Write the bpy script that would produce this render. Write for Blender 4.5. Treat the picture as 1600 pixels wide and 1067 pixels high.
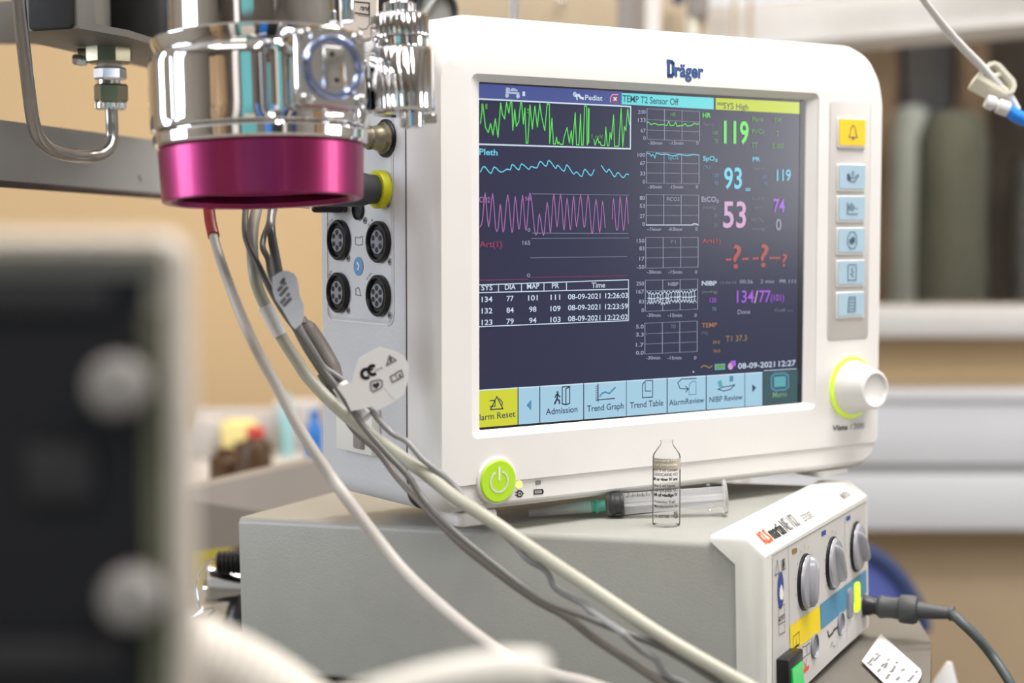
import bpy, math, random
from mathutils import Vector, Matrix
random.seed(7)
PI = math.pi
D = bpy.data
for _o in list(D.objects): D.objects.remove(_o)
SC = bpy.context.scene
COL = SC.collection

# ------------------------------------------------------------------ camera, world, lights, exposure
EYE = Vector((0.0, 0.0, 1.30))            # eye height of the photographer
F = 2738.0                                # focal length for a 1600 px wide frame
PITCH = math.radians(4.0)
cam_d = D.cameras.new('camera'); cam = D.objects.new('camera', cam_d); COL.objects.link(cam)
cam.location = EYE; cam.rotation_euler = (PI/2 - PITCH, 0, 0)
cam_d.sensor_width = 36.0; cam_d.lens = F*36/1600; cam_d.clip_start = 0.02; cam_d.clip_end = 50
cam_d.dof.use_dof = True; cam_d.dof.focus_distance = 0.965; cam_d.dof.aperture_fstop = 4.8
SC.camera = cam
wd = D.worlds.new('world'); SC.world = wd; wd.use_nodes = True
wd.node_tree.nodes['Background'].inputs[0].default_value = (0.86, 0.90, 1.0, 1)
wd.node_tree.nodes['Background'].inputs[1].default_value = 0.75
SC.view_settings.view_transform = 'Standard'; SC.view_settings.look = 'None'
SC.view_settings.gamma = 1.0; SC.view_settings.use_curve_mapping = False
SC.view_settings.exposure = 0.0

def area(name, loc, target, sx, sy, power, col):
    l = D.lights.new(name, 'AREA'); l.shape = 'RECTANGLE'; l.size = sx; l.size_y = sy
    l.energy = power; l.color = col
    o = D.objects.new(name, l); COL.objects.link(o); o.location = loc
    o.rotation_euler = (Vector(target)-Vector(loc)).to_track_quat('-Z', 'Y').to_euler()
    return o
area('ceiling_light', (0.45, 0.75, 2.45), (0.35, 0.95, 0), 0.8, 0.6, 31, (1.0, 0.965, 0.93))
area('ceiling_light', (0.9, -0.9, 2.55), (0.9, -0.9, 0), 1.2, 0.6, 22, (1.0, 0.965, 0.93))
area('ceiling_light', (-0.9, -0.5, 2.55), (-0.9, -0.5, 0), 1.2, 0.6, 12, (1.0, 0.93, 0.84))
area('ceiling_light', (0.2, 2.0, 2.55), (0.2, 2.0, 0), 1.6, 0.5, 34, (1.0, 0.93, 0.84))
area('added_side_light', (2.65, 1.05, 1.65), (0.1, 1.0, 1.2), 0.7, 0.7, 14, (0.95, 0.97, 1.0))  # added light at right to brighten the monitor front
area('added_side_light', (-2.45, 0.75, 1.75), (0.0, 0.95, 1.2), 1.0, 1.2, 34, (0.80, 0.88, 1.0))  # added cool light from the left, brightens the monitor's side

# ------------------------------------------------------------------ geometry of sight
CX, SX = math.cos(PITCH), math.sin(PITCH)
def ray(x, y):
    X = (x-800)/F; Y = -(y-533.5)/F
    return Vector((X, CX + Y*SX, -SX + Y*CX))
def at(x, y, depth):                      # the place seen at x, y of the photo, at that distance along +Y
    r = ray(x, y); return EYE + r*(depth/r.y)
def on_z(x, y, z):
    r = ray(x, y); return EYE + r*((z-EYE.z)/r.z)

# ------------------------------------------------------------------ materials
MATS = {}
def mat(name, col, rough=0.5, metal=0.0, emit=None, estr=1.0, noise=0.0, nscale=60.0, bump=0.0, trans=0.0,
        ior=1.45, spec=0.5, coat=0.0, alpha=1.0, sss=0.0):
    m = D.materials.new(name); m.use_nodes = True; nt = m.node_tree; b = nt.nodes['Principled BSDF']
    I = b.inputs
    I['Base Color'].default_value = (*col, 1); I['Roughness'].default_value = rough; I['Metallic'].default_value = metal
    I['IOR'].default_value = ior; I['Specular IOR Level'].default_value = spec
    I['Transmission Weight'].default_value = trans; I['Coat Weight'].default_value = coat; I['Alpha'].default_value = alpha
    if sss: I['Subsurface Weight'].default_value = sss; I['Subsurface Scale'].default_value = 0.004
    if emit: I['Emission Color'].default_value = (*emit, 1); I['Emission Strength'].default_value = estr
    if noise or bump:
        tc = nt.nodes.new('ShaderNodeTexCoord'); n = nt.nodes.new('ShaderNodeTexNoise')
        n.inputs['Scale'].default_value = nscale; n.inputs['Detail'].default_value = 4
        nt.links.new(tc.outputs['Object'], n.inputs['Vector'])
        if noise:
            r = nt.nodes.new('ShaderNodeValToRGB')
            r.color_ramp.elements[0].color = (*[c*(1-noise) for c in col], 1)
            r.color_ramp.elements[1].color = (*[min(1, c*(1+noise)) for c in col], 1)
            r.color_ramp.elements[0].position = 0.3; r.color_ramp.elements[1].position = 0.7
            nt.links.new(n.outputs['Fac'], r.inputs['Fac']); nt.links.new(r.outputs['Color'], I['Base Color'])
        if bump:
            bp = nt.nodes.new('ShaderNodeBump'); bp.inputs['Strength'].default_value = bump
            bp.inputs['Distance'].default_value = 0.0006
            n2 = nt.nodes.new('ShaderNodeTexNoise'); n2.inputs['Scale'].default_value = nscale*14
            nt.links.new(tc.outputs['Object'], n2.inputs['Vector'])
            nt.links.new(n2.outputs['Fac'], bp.inputs['Height']); nt.links.new(bp.outputs['Normal'], I['Normal'])
    MATS[name] = m; return name
def film(name, col, white, rough=.03, noise_scale=90.0, edge=.08):
    """thin clear wall: see-through, faintly milky, with a rim that mirrors the room"""
    m = D.materials.new(name); m.use_nodes = True; nt = m.node_tree; nt.nodes.clear(); N = nt.nodes.new
    out = N('ShaderNodeOutputMaterial'); tr = N('ShaderNodeBsdfTransparent'); gl = N('ShaderNodeBsdfGlossy'); df = N('ShaderNodeBsdfDiffuse'); tl = N('ShaderNodeBsdfTranslucent')
    tr.inputs[0].default_value = (*col, 1); gl.inputs['Roughness'].default_value = rough; df.inputs[0].default_value = (*col, 1); tl.inputs[0].default_value = (*col, 1)
    a = N('ShaderNodeAddShader'); x1 = N('ShaderNodeMixShader'); x2 = N('ShaderNodeMixShader'); x0 = N('ShaderNodeMixShader'); lw = N('ShaderNodeLayerWeight'); lw.inputs['Blend'].default_value = edge
    nz = N('ShaderNodeTexNoise'); nz.inputs['Scale'].default_value = noise_scale; mr = N('ShaderNodeMapRange'); mr.inputs['To Min'].default_value = white*.85; mr.inputs['To Max'].default_value = white*1.15
    L = nt.links.new; L(nz.outputs['Fac'], mr.inputs['Value']); x0.inputs[0].default_value = .5; L(df.outputs[0], x0.inputs[1]); L(tl.outputs[0], x0.inputs[2])
    L(mr.outputs[0], x1.inputs[0]); L(tr.outputs[0], x1.inputs[1]); L(x0.outputs[0], x1.inputs[2])
    L(lw.outputs['Fresnel'], x2.inputs[0]); L(x1.outputs[0], x2.inputs[1]); L(gl.outputs[0], x2.inputs[2]); L(x2.outputs[0], out.inputs[0])
    nt.nodes.remove(a); MATS[name] = m; return name
def s2l(*c): return tuple(((v/255)/12.92 if v/255 <= .04045 else ((v/255+.055)/1.055)**2.4) for v in c)
mat('white_plastic', (.77, .75, .735), .42, noise=.015, nscale=20, bump=.05)
mat('grey_white_plastic', (.62, .63, .65), .5, noise=.03, nscale=30, bump=.25)
mat('panel_grey', (.60, .57, .55), .5, noise=.02)
mat('seam', (.08, .06, .055), .7, noise=.1)
mat('black_plastic', (.008, .008, .009), .35, noise=.1)
mat('black_matte', (.012, .011, .011), .7, noise=.2)
mat('socket_grey', (.25, .26, .30), .4, noise=.1)
mat('print_grey', (.22, .22, .23), .6, noise=.05)
mat('print_black', (.02, .02, .02), .6, noise=.05)
mat('print_blue', (.12, .30, .55), .5, noise=.05)
mat('brand_blue', (.005, .06, .23), .4, noise=.05)
mat('key_yellow', s2l(252, 205, 5), .5, noise=.03)
mat('key_blue', s2l(168, 196, 214), .5, noise=.03)
mat('key_print', s2l(60, 85, 110), .6, noise=.05)
mat('lime', (.38, .60, .02), .4, emit=(.3, .55, .01), estr=.25, noise=.03)
mat('lime_ring', (.60, .80, .05), .35, emit=(.55, .8, .03), estr=.35, noise=.03)
mat('lamp_yellow', (.8, .8, .2), .4, emit=(.9, .95, .3), estr=.6, noise=.02)
# display colours: the panel gives off its own light
def disp(name, r, g, b, k=1.0, base=.02):
    c = s2l(r, g, b); return mat(name, (base,)*3, .17, emit=c, estr=k, spec=.55, noise=.0)
disp('scr_back', 22, 31, 68); disp('scr_bar', 66, 80, 145); disp('scr_white', 205, 220, 235); disp('scr_green', 100, 225, 90)
disp('scr_green_dim', 92, 150, 70); disp('scr_cyan', 105, 205, 230); disp('scr_blue_dim', 95, 125, 160)
disp('scr_pink', 165, 110, 170); disp('scr_lilac', 205, 160, 200); disp('scr_violet', 160, 85, 215); disp('scr_red', 150, 55, 90)
disp('scr_red_num', 165, 72, 65); disp('scr_grey', 145, 150, 172); disp('scr_grid', 160, 165, 185); disp('scr_tan', 150, 120, 80)
disp('scr_orange', 165, 112, 75); disp('scr_alarm_cyan', 100, 215, 222); disp('scr_alarm_yellow', 190, 205, 25)
disp('scr_key_yellow', 205, 208, 45); disp('scr_key_blue', 160, 200, 222); disp('scr_key_dark', 45, 80, 88); disp('scr_teal', 85, 165, 175)
disp('scr_ink', 25, 52, 78); disp('scr_dark', 15, 15, 22, base=.01); disp('scr_steel', 75, 135, 165); disp('scr_key_edge', 205, 232, 245)
disp('scr_dimtext', 108, 112, 122); disp('scr_menu_text', 110, 150, 120)
# metals etc.
mat('chrome', (.86, .86, .88), .05, 1.0, noise=.01)
mat('chrome_soft', (.80, .81, .82), .16, 1.0, noise=.02)
mat('magenta_metal', (.36, .042, .15), .36, 1.0, noise=.03, coat=.15)
mat('steel', (.38, .37, .36), .28, 1.0, noise=.08)
mat('brass_dark', (.30, .27, .19), .34, 1.0, noise=.12)
mat('aluminium', (.36, .355, .35), .42, .35, noise=.06, nscale=25)
mat('cast_grey', (.13, .125, .115), .5, .3, noise=.08, nscale=40)
mat('esu_side', (.38, .378, .345), .38, noise=.025, nscale=60, bump=.2)
mat('esu_white', (.78, .77, .72), .42, noise=.02, bump=.06)
mat('esu_panel', (.60, .585, .57), .45, noise=.02)
mat('esu_yellow', s2l(244, 214, 0), .5, noise=.02)
mat('esu_blue', s2l(82, 142, 176), .5, noise=.02)
mat('orange_print', (.75, .10, .02), .5, noise=.03)
mat('navy_print', (.03, .06, .30), .5, noise=.03)
mat('brown_print', (.30, .17, .04), .5, noise=.03)
mat('knob_lilac', (.36, .36, .40), .22, noise=.02, coat=.4)
mat('green_glow', (.0, .35, .06), .25, emit=(0, .6, .08), estr=.35, noise=.02)
mat('yellow_glow', (.6, .8, .02), .3, emit=(.6, .95, .02), estr=.8, noise=.02)
mat('yellow_rubber', (.66, .66, .01), .45, noise=.04)
mat('dark_grey_rubber', (.06, .063, .068), .5, noise=.06)
mat('cable_cream', (.41, .40, .33), .38, noise=.03)
mat('cable_pale', (.46, .43, .40), .4, noise=.03)
mat('cable_grey', (.13, .127, .12), .3, noise=.05)
mat('cable_silver', (.25, .25, .25), .28, noise=.04)
mat('cable_taupe', (.17, .15, .135), .45, noise=.04)
mat('cable_clearband', (.72, .71, .69), .3, noise=.03)
mat('cable_dark', (.07, .085, .09), .45, noise=.06)
mat('red_sleeve', (.30, .008, .010), .35, noise=.05)
mat('paper', (.66, .655, .66), .6, noise=.02, sss=.1)
mat('paper_blue', (.62, .68, .78), .6, noise=.04, sss=.1)
mat('glass', (1, 1, 1), .01, trans=1.0, ior=1.3)
film('ampoule_glass', (.99, .99, .985), .10)
film('clear_plastic', (.98, .985, .99), .05); film('rod_plastic', (.97, .97, .98), .42)
film('cap_plastic', (.96, .97, .98), .5, .12)
film('teal_plastic', (.30, .80, .68), .55, .12)
mat('rubber_black', (.015, .016, .018), .35, noise=.05)
mat('liquid', (1, 1, 1), .0, trans=1.0, ior=1.2)
mat('beige_print', (.50, .43, .33), .6, noise=.03)
mat('white_print', (.85, .83, .80), .6, noise=.03)
mat('wall_tan', (.49, .35, .195), .75, noise=.03, nscale=4)
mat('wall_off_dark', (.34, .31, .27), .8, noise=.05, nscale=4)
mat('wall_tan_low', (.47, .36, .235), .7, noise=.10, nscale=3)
mat('wall_off', (.50, .48, .44), .8, noise=.03, nscale=4)
mat('ceiling_white', (.78, .76, .72), .85, noise=.02, nscale=4)
mat('floor_vinyl', (.30, .27, .23), .45, noise=.08, nscale=6)
mat('trunk_white', (.63, .64, .68), .4, noise=.02, nscale=8)
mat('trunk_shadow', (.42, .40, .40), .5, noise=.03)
mat('window_frame', (.60, .59, .58), .4, noise=.02)
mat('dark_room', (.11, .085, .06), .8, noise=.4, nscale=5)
mat('wood_brown', (.36, .24, .13), .5, noise=.40, nscale=6)
mat('housing_white', (.90, .89, .87), .4, noise=.02)
mat('pale_green', (.84, .89, .78), .55, noise=.06, nscale=6)
mat('olive_dark', (.15, .15, .10), .6, noise=.15, nscale=6)
mat('teal_cloth', (.12, .42, .45), .8, noise=.1, nscale=12)
mat('navy_cloth', (.03, .05, .14), .8, noise=.1, nscale=12)
mat('chair_blue', (.10, .13, .42), .55, noise=.08, nscale=12)
mat('shelf_taupe', (.15, .138, .12), .45, noise=.06, nscale=12)
mat('bin_yellow', (.36, .29, .02), .5, noise=.05)
mat('satin_plate', (.82, .83, .85), .2, 1.0, noise=.02)
mat('blue_reflect_ring', (.45, .55, .90), .16, 1.0, noise=.02)  # bluish reflection put into the ring's metal colour
mat('drawer_grey', (.19, .17, .155), .5, noise=.05, nscale=12)
mat('tray_grey', (.30, .27, .25), .5, noise=.05, nscale=12)
mat('cream_enamel', (.58, .52, .46), .5, noise=.02, nscale=12)
mat('screen_black', (.010, .009, .014), .6, noise=.3, nscale=6)
mat('panel_charcoal', (.035, .032, .038), .6, noise=.2, nscale=8)
mat('knob_grey', (.33, .31, .30), .42, noise=.04)
mat('hose_white', (.66, .63, .58), .5, noise=.03)
mat('hose_black', (.008, .008, .009), .4, noise=.1)
mat('gauge_grey', (.2, .2, .19), .5, noise=.05)
mat('bottle_brown', (.06, .028, .008), .35, noise=.2, nscale=12)
mat('label_yellow', (.72, .60, .25), .6, noise=.05)
mat('red_plastic', (.55, .06, .05), .45, noise=.05)
mat('bottle_blue', (.02, .16, .50), .4, noise=.05)
mat('cyan_cup', (.30, .55, .60), .4, noise=.05)
mat('pack_white', (.46, .43, .41), .6, noise=.05)
mat('clamp_cream', (.78, .74, .62), .45, noise=.03)
mat('blue_plastic', (.02, .22, .80), .25, noise=.03)
mat('smoke_plastic', (.42, .38, .33), .18, trans=.35, ior=1.3)
mat('glow_panel', (.8, .8, .78), .5, emit=(1.0, .96, .90), estr=2.6, noise=.01)  # glow of the added panel that the monitor screen mirrors
mat('tan_box', (.47, .38, .27), .6, noise=.04)

# ------------------------------------------------------------------ object helpers
def tag(o, label=None, cat=None, group=None, kind=None):
    if label: o['label'] = label
    if cat: o['category'] = cat
    if group: o['group'] = group
    if kind: o['kind'] = kind
    return o
def thing(name, label, cat, loc=(0, 0, 0), rot=None, group=None):
    o = D.objects.new(name, None); COL.objects.link(o); o.empty_display_size = .02
    o.matrix_world = Matrix.Translation(Vector(loc)) @ (rot.to_4x4() if rot is not None else Matrix.Identity(4))
    FR[o.name] = Matrix.Translation(Vector(loc)) @ (rot.to_4x4() if rot is not None else Matrix.Identity(4))
    return tag(o, label, cat, group)
FR = {}
def frame(o):
    while o is not None and o.parent is not None: o = o.parent
    return FR.get(o.name, Matrix.Identity(4)) if o is not None else Matrix.Identity(4)
def RZ(a): return Matrix.Rotation(a, 3, 'Z')
def RX(a): return Matrix.Rotation(a, 3, 'X')
def RY(a): return Matrix.Rotation(a, 3, 'Y')

class Plane:
    """A flat face inside a thing: origin, two axes; px() finds the in-face spot seen at a photo pixel."""
    def __init__(s, root, O, A, B):
        s.M = frame(root); s.O = Vector(O); s.A = Vector(A).normalized(); s.B = Vector(B).normalized(); s.N = s.A.cross(s.B)
        s.Mi = s.M.inverted()
    def px(s, x, y):
        o = s.Mi @ EYE; d = (s.Mi.to_3x3() @ ray(x, y))
        t = (s.O-o).dot(s.N)/d.dot(s.N); p = o + d*t - s.O
        return (p.dot(s.A), p.dot(s.B))
    def pt(s, a, b, l=0.0): return s.O + s.A*a + s.B*b + s.N*l
    def P(s, x, y, l=0.0):
        a, b = s.px(x, y); return s.pt(a, b, l)
class CylPlane(Plane):
    """Wraps the same coordinates round an upright cylinder of radius r whose axis passes behind O."""
    def __init__(s, root, O, A, B, r): super().__init__(root, O, A, B); s.r = r
    def pt(s, a, b, l=0.0):
        q = a/s.r; return s.O - s.N*s.r + (s.A*math.sin(q) + s.N*math.cos(q))*(s.r+l) + s.B*b

_fc = {}
def glyphs(txt, bold):
    k = (txt, bold)
    if k not in _fc:
        c = D.curves.new('t', 'FONT'); c.body = txt; c.size = 1.0; c.resolution_u = 3; c.offset = bold+.010; c.fill_mode = 'FRONT'
        o = D.objects.new('t', c); COL.objects.link(o)
        m = D.meshes.new_from_object(o.evaluated_get(bpy.context.evaluated_depsgraph_get()))
        vs = [v.co.copy() for v in m.vertices]; fs = [tuple(p.vertices) for p in m.polygons]
        D.objects.remove(o); D.curves.remove(c); D.meshes.remove(m)
        _fc[k] = (vs, fs)
    return _fc[k]

def smooth_path(pts, n=8):
    P = [Vector(p) for p in pts]
    if len(P) < 3: return P
    P = [P[0]*2-P[1]] + P + [P[-1]*2-P[-2]]; out = []
    for i in range(1, len(P)-2):
        a, b, c, d = P[i-1], P[i], P[i+1], P[i+2]
        for k in range(n):
            t = k/n
            out.append(0.5*((2*b)+(c-a)*t+(2*a-5*b+4*c-d)*t*t+(3*b-a-3*c+d)*t**3))
    out.append(P[-2]); return out

class MB:
    def __init__(s): s.v = []; s.f = []; s.mi = []; s.mats = []
    def slot(s, m):
        if m not in s.mats: s.mats.append(m)
        return s.mats.index(m)
    def add(s, vs, fs, m):
        b = len(s.v); s.v += [Vector(v) for v in vs]; k = s.slot(m)
        for f in fs: s.f.append(tuple(b+i for i in f)); s.mi.append(k)
        return s
    def box(s, c, d, m, R=None):
        c = Vector(c); vs = []
        for z in (-.5, .5):
            for y in (-.5, .5):
                for x in (-.5, .5):
                    v = Vector((x*d[0], y*d[1], z*d[2])); vs.append(c + (R @ v if R else v))
        return s.add(vs, [(0, 2, 3, 1), (4, 5, 7, 6), (0, 1, 5, 4), (2, 6, 7, 3), (0, 4, 6, 2), (1, 3, 7, 5)], m)
    def loft(s, loops, m, cap0=True, cap1=True):
        n = len(loops[0]); vs = [p for l in loops for p in l]; fs = []
        for k in range(len(loops)-1):
            for i in range(n):
                j = (i+1) % n; fs.append((k*n+i, k*n+j, (k+1)*n+j, (k+1)*n+i))
        if cap0: fs.append(tuple(reversed(range(n))))
        if cap1: fs.append(tuple(range((len(loops)-1)*n, len(loops)*n)))
        return s.add(vs, fs, m)
    def rbox(s, c, d, r, m, R=None, seg=4, e=None):
        """box with rounded upright edges (radius r) and softened ends"""
        e = min(r, d[2]*.3) if e is None else e
        c = Vector(c); L = []
        for z, ins in ((-d[2]/2, e), (-d[2]/2+e*.3, e*.3), (-d[2]/2+e, 0), (d[2]/2-e, 0), (d[2]/2-e*.3, e*.3), (d[2]/2, e)):
            L.append([c + (R @ Vector((x, y, z)) if R else Vector((x, y, z))) for x, y in rrect(-d[0]/2+ins, d[0]/2-ins, -d[1]/2+ins, d[1]/2-ins, max(r-ins*.5, .0001), seg)])
        return s.loft(L, m)
    def lathe(s, o, ax, prof, m, seg=32, cap0=True, cap1=True, mod=None, up=None):
        o = Vector(o); ax = Vector(ax).normalized()
        u = Vector(up) if up else (Vector((0, 0, 1)) if abs(ax.z) < .9 else Vector((1, 0, 0)))
        a = ax.cross(u).normalized(); b = ax.cross(a).normalized(); L = []
        for t, r in prof:
            l = []
            for i in range(seg):
                q = 2*PI*i/seg; rr = r*(mod(q, t) if mod else 1)
                l.append(o + ax*t + a*math.cos(q)*rr + b*math.sin(q)*rr)
            L.append(l)
        return s.loft(L, m, cap0, cap1)
    def tube(s, pts, r, m, seg=12, n=8, sm=True):
        P = smooth_path(pts, n) if sm else [Vector(p) for p in pts]
        N = len(P); rs = r if isinstance(r, (list, tuple)) else [r]*2
        t0 = (P[1]-P[0]).normalized(); a = t0.orthogonal().normalized(); L = []
        for i, p in enumerate(P):
            t = (P[min(i+1, N-1)]-P[max(i-1, 0)]).normalized(); a = (a - t*a.dot(t)).normalized(); b = t.cross(a)
            q = i/(N-1)*(len(rs)-1); k = min(int(q), len(rs)-2); rr = rs[k]+(rs[k+1]-rs[k])*(q-k)
            L.append([p + a*math.cos(2*PI*j/seg)*rr + b*math.sin(2*PI*j/seg)*rr for j in range(seg)])
        return s.loft(L, m)
    # ---- flat print on a Plane, positions read off the photo
    def poly(s, pl, pts, m, l=.0001):
        return s.add([pl.pt(*pl.px(*p), l) for p in pts], [tuple(reversed(range(len(pts))))], m)
    def ab(s, pl, pts, m, l=.0001):
        return s.add([pl.pt(*p, l) for p in pts], [tuple(range(len(pts)))], m)
    def disc(s, pl, x, y, r, m, l=.0001, seg=24, r2=None, r_in=0):
        a, b = pl.px(x, y); r2 = r2 or r; o = [(a+r*math.cos(2*PI*i/seg), b+r2*math.sin(2*PI*i/seg)) for i in range(seg)]
        if not r_in: return s.ab(pl, o, m, l)
        q = [(a+r_in*math.cos(2*PI*i/seg), b+r_in*r2/r*math.sin(2*PI*i/seg)) for i in range(seg)]
        return s.add([pl.pt(*p, l) for p in o+q], [(i, (i+1) % seg, seg+(i+1) % seg, seg+i) for i in range(seg)], m)
    def line(s, pl, pts, w, m, l=.0002, closed=False, ab=False):
        Q = [Vector(p if ab else pl.px(*p)) for p in pts]
        if closed: Q.append(Q[0])
        for p, q in zip(Q, Q[1:]):
            d = q-p
            if d.length < 1e-7: continue
            d.normalize(); n = Vector((-d.y, d.x))*w/2; e = d*w*.35
            s.add([pl.pt(*c, l) for c in (p-e-n, q+e-n, q+e+n, p-e+n)], [(0, 1, 2, 3)], m)
        return s
    def dots(s, pl, p, q, w, m, l=.0002, step=2.0):
        p = Vector(pl.px(*p)); q = Vector(pl.px(*q)); n = max(2, int((q-p).length/(w*step)))
        for i in range(n+1):
            c = p+(q-p)*i/n; s.add([pl.pt(c.x+x*w/2, c.y+y*w/2, l) for x, y in ((-1, -1), (1, -1), (1, 1), (-1, 1))], [(0, 1, 2, 3)], m)
        return s
    def text(s, pl, t, p0, p1, h, m, bold=0.0, shear=0.0, l=.0002):
        vs, fs = glyphs(t, bold)
        if not vs: return s
        x0 = min(v.x for v in vs); x1 = max(v.x for v in vs)
        A0 = Vector(pl.px(*p0)); A1 = Vector(pl.px(*p1)); d = A1-A0; L = d.length; d.normalize(); u = Vector((-d.y, d.x))
        hh = (Vector(pl.px(p0[0], p0[1]-h))-A0).length; k = hh/.73; kx = L/max(1e-6, (x1-x0))
        out = []
        for v in vs:
            c = A0 + d*((v.x-x0)*kx + v.y*k*shear) + u*(v.y*k); out.append(pl.pt(c.x, c.y, l))
        return s.add(out, fs, m)
    def build(s, name, parent=None, sharp=32, label=None):
        me = D.meshes.new(name); me.from_pydata([tuple(v) for v in s.v], [], s.f); me.update()
        for m in s.mats: me.materials.append(MATS[m])
        me.polygons.foreach_set('material_index', s.mi); me.polygons.foreach_set('use_smooth', [True]*len(s.f))
        me.set_sharp_from_angle(angle=math.radians(sharp))
        o = D.objects.new(name, me); COL.objects.link(o)
        if parent is not None: o.parent = parent
        if label: o['label'] = label
        return o

def rrect(x0, x1, y0, y1, r, seg=6):
    r = min(r, (x1-x0)/2*.999, (y1-y0)/2*.999); out = []
    for cx, cy, a in ((x1-r, y1-r, 0), (x0+r, y1-r, 90), (x0+r, y0+r, 180), (x1-r, y0+r, 270)):
        for i in range(seg+1):
            q = math.radians(a+90*i/seg); out.append((cx+r*math.cos(q), cy+r*math.sin(q)))
    return out
def Zc(ox, oy, k, *pts): return [(ox+x/k, oy+y/k) for x, y in pts]
# ------------------------------------------------------------------ patient monitor
TH = math.radians(35.5)
mon = thing('patient_monitor', 'white patient monitor showing coloured waveforms and numbers, standing on the grey electrosurgical box', 'monitor',
            EYE + Vector((-.0178, .932, .0725)), RZ(TH))
DP = Plane(mon, (0, -.0037, 0), (1, 0, 0), (0, 0, 1))                    # glass of the display
FP = Plane(mon, (0, -.008, 0), (1, 0, 0), (0, 0, 1))                # front of the bezel
SP = Plane(mon, (-.031, 0, 0), (0, -1, 0), (0, 0, 1))               # left side
U1 = .3025; VT = .0345; VB = -.2290; VL = -.2135
def ring(x0, x1, z0, z1, y, r, seg=8): return [Vector((x, y, z)) for x, z in rrect(x0, x1, z0, z1, r, seg)]
def ring4(x0, x1, z0, z1, y, rt, rb, seg=8):
    out = []
    for cx, cz, a, r in ((x1-rt, z1-rt, 0, rt), (x0+rt, z1-rt, 90, rt), (x0+rb, z0+rb, 180, rb), (x1-rb, z0+rb, 270, rb)):
        for i in range(seg+1):
            q = math.radians(a+90*i/seg); out.append(Vector((cx+r*math.cos(q), y, cz+r*math.sin(q))))
    return out
b = MB()
L = [ring4(-.031, U1, VL, VT, .0225, .026, .004)]
L += [ring4(-.031, U1, VL, VT, .004, .026, .004), ring4(-.0308, U1-.0005, VL+.0003, VT-.003, -.002, .025, .004),
      ring4(-.030, U1-.0015, VL+.0006, VT-.008, -.0055, .024, .004), ring4(-.0288, U1-.003, VL+.0006, VT-.017, -.008, .020, .004)]
gx0, gx1, gz0, gz1 = DP.px(749, 400)[0], DP.px(1256, 400)[0], DP.px(1000, 650)[1], DP.px(1000, 142.5)[1]      # edge of the glass
bx0, bx1, bz0, bz1 = FP.px(737, 400)[0], FP.px(1277, 400)[0], FP.px(750, 685)[1], FP.px(750, 115)[1]           # outer edge of the sloping lip
L += [ring(bx0, bx1, bz0, bz1, -.008, .004), ring(bx0+.0004, bx1-.0004, bz0+.0004, bz1-.0004, -.0073, .004),
      ring(gx0-.0004, gx1+.0004, gz0-.0004, gz1+.0004, -.0040, .0010), ring(gx0, gx1, gz0, gz1, -.0034, .0008), ring(gx0, gx1, gz0, gz1, .001, .0008)]
b.loft(L, 'white_plastic'); b.build('front_bezel', mon, 24)
b = MB()
L = [ring4(-.0305, U1-.001, VB, VL+.004, .0225, .001, .016), ring4(-.0305, U1-.001, VB, VL+.004, .004, .001, .016),
     ring4(-.0295, U1-.002, VB+.0015, VL+.004, -.002, .001, .015), ring4(-.0280, U1-.0035, VB+.004, VL+.004, -.0062, .001, .013), ring4(-.0270, U1-.0045, VB+.0052, VL+.003, -.0068, .001, .012)]
b.loft(L, 'white_plastic'); b.build('bezel_chin', mon, 18)
b = MB()
for y0, y1 in ((.0229, .1225),):
    L = [ring4(-.0300, U1-.003, VB+.001, VT-.001, .0223, .024, .012), ring4(-.0310, U1-.002, VB, VT, y0+.0006, .025, .012),
         ring4(-.0310, U1-.002, VB, VT, .112, .025, .012), ring4(-.0295, U1-.004, VB+.002, VT-.002, .1165, .025, .012), ring4(-.026, U1-.008, VB+.006, VT-.006, .119, .022, .012)]
    b.loft(L, 'grey_white_plastic')
b.build('rear_housing', mon, 40)
b = MB(); b.loft([ring4(-.0313, U1-.0008, VB-.0001, VT+.0001, yy, .0262, .0125) for yy in (.0221, .0229)], 'seam'); b.build('housing_seam', mon)
# display
b = MB(); b.box(((gx0+gx1)/2, -.0026, (gz0+gz1)/2), (gx1-gx0-.0002, .002, gz1-gz0-.0002), 'scr_back'); disp_o = b.build('display', mon)
def U(name, b): return b.build(name, disp_o)
e1 = .0004
b = MB()
b.poly(DP, [(738, 127), (1256, 157), (1256, 159), (738, 130)], 'scr_dark', .0001)
b.poly(DP, [(738, 130), (972, 143), (972, 165), (738, 153)], 'scr_bar', .0001)
b.poly(DP, [(971, 145), (1115, 153), (1115, 171), (971, 163)], 'scr_alarm_cyan', .0001)
b.poly(DP, [(1118, 153), (1249, 160), (1249, 178), (1118, 171)], 'scr_alarm_yellow', .0001)
b.text(DP, 'TEMP T2 Sensor Off', (972.5, 159), (1060, 164.5), 11, 'scr_ink')
b.text(DP, '**SYS High', (1120, 169), (1169, 172), 10, 'scr_ink')
b.text(DP, 'Pediat', (914, 156), (941, 157.5), 8.5, 'scr_white')
b.text(DP, '1', (816, 150), (820, 150.3), 7.5, 'scr_white')
q = lambda *p: Zc(740, 120, 8.206, *p)
b.poly(DP, q((412, 135), (420, 135), (424, 190), (585, 200), (585, 225), (412, 212)), 'scr_white')
b.poly(DP, q((468, 180), (475, 155), (500, 145), (535, 150), (560, 170), (566, 186)), 'scr_white')
b.disc(DP, *q((443, 165))[0], .0012, 'scr_white'); b.disc(DP, *q((428, 240))[0], .0012, 'scr_white'); b.disc(DP, *q((568, 248))[0], .0012, 'scr_white')
q = lambda *p: Zc(890, 130, 8.892, *p)
b.disc(DP, *q((72, 155))[0], .0014, 'scr_white')
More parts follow.
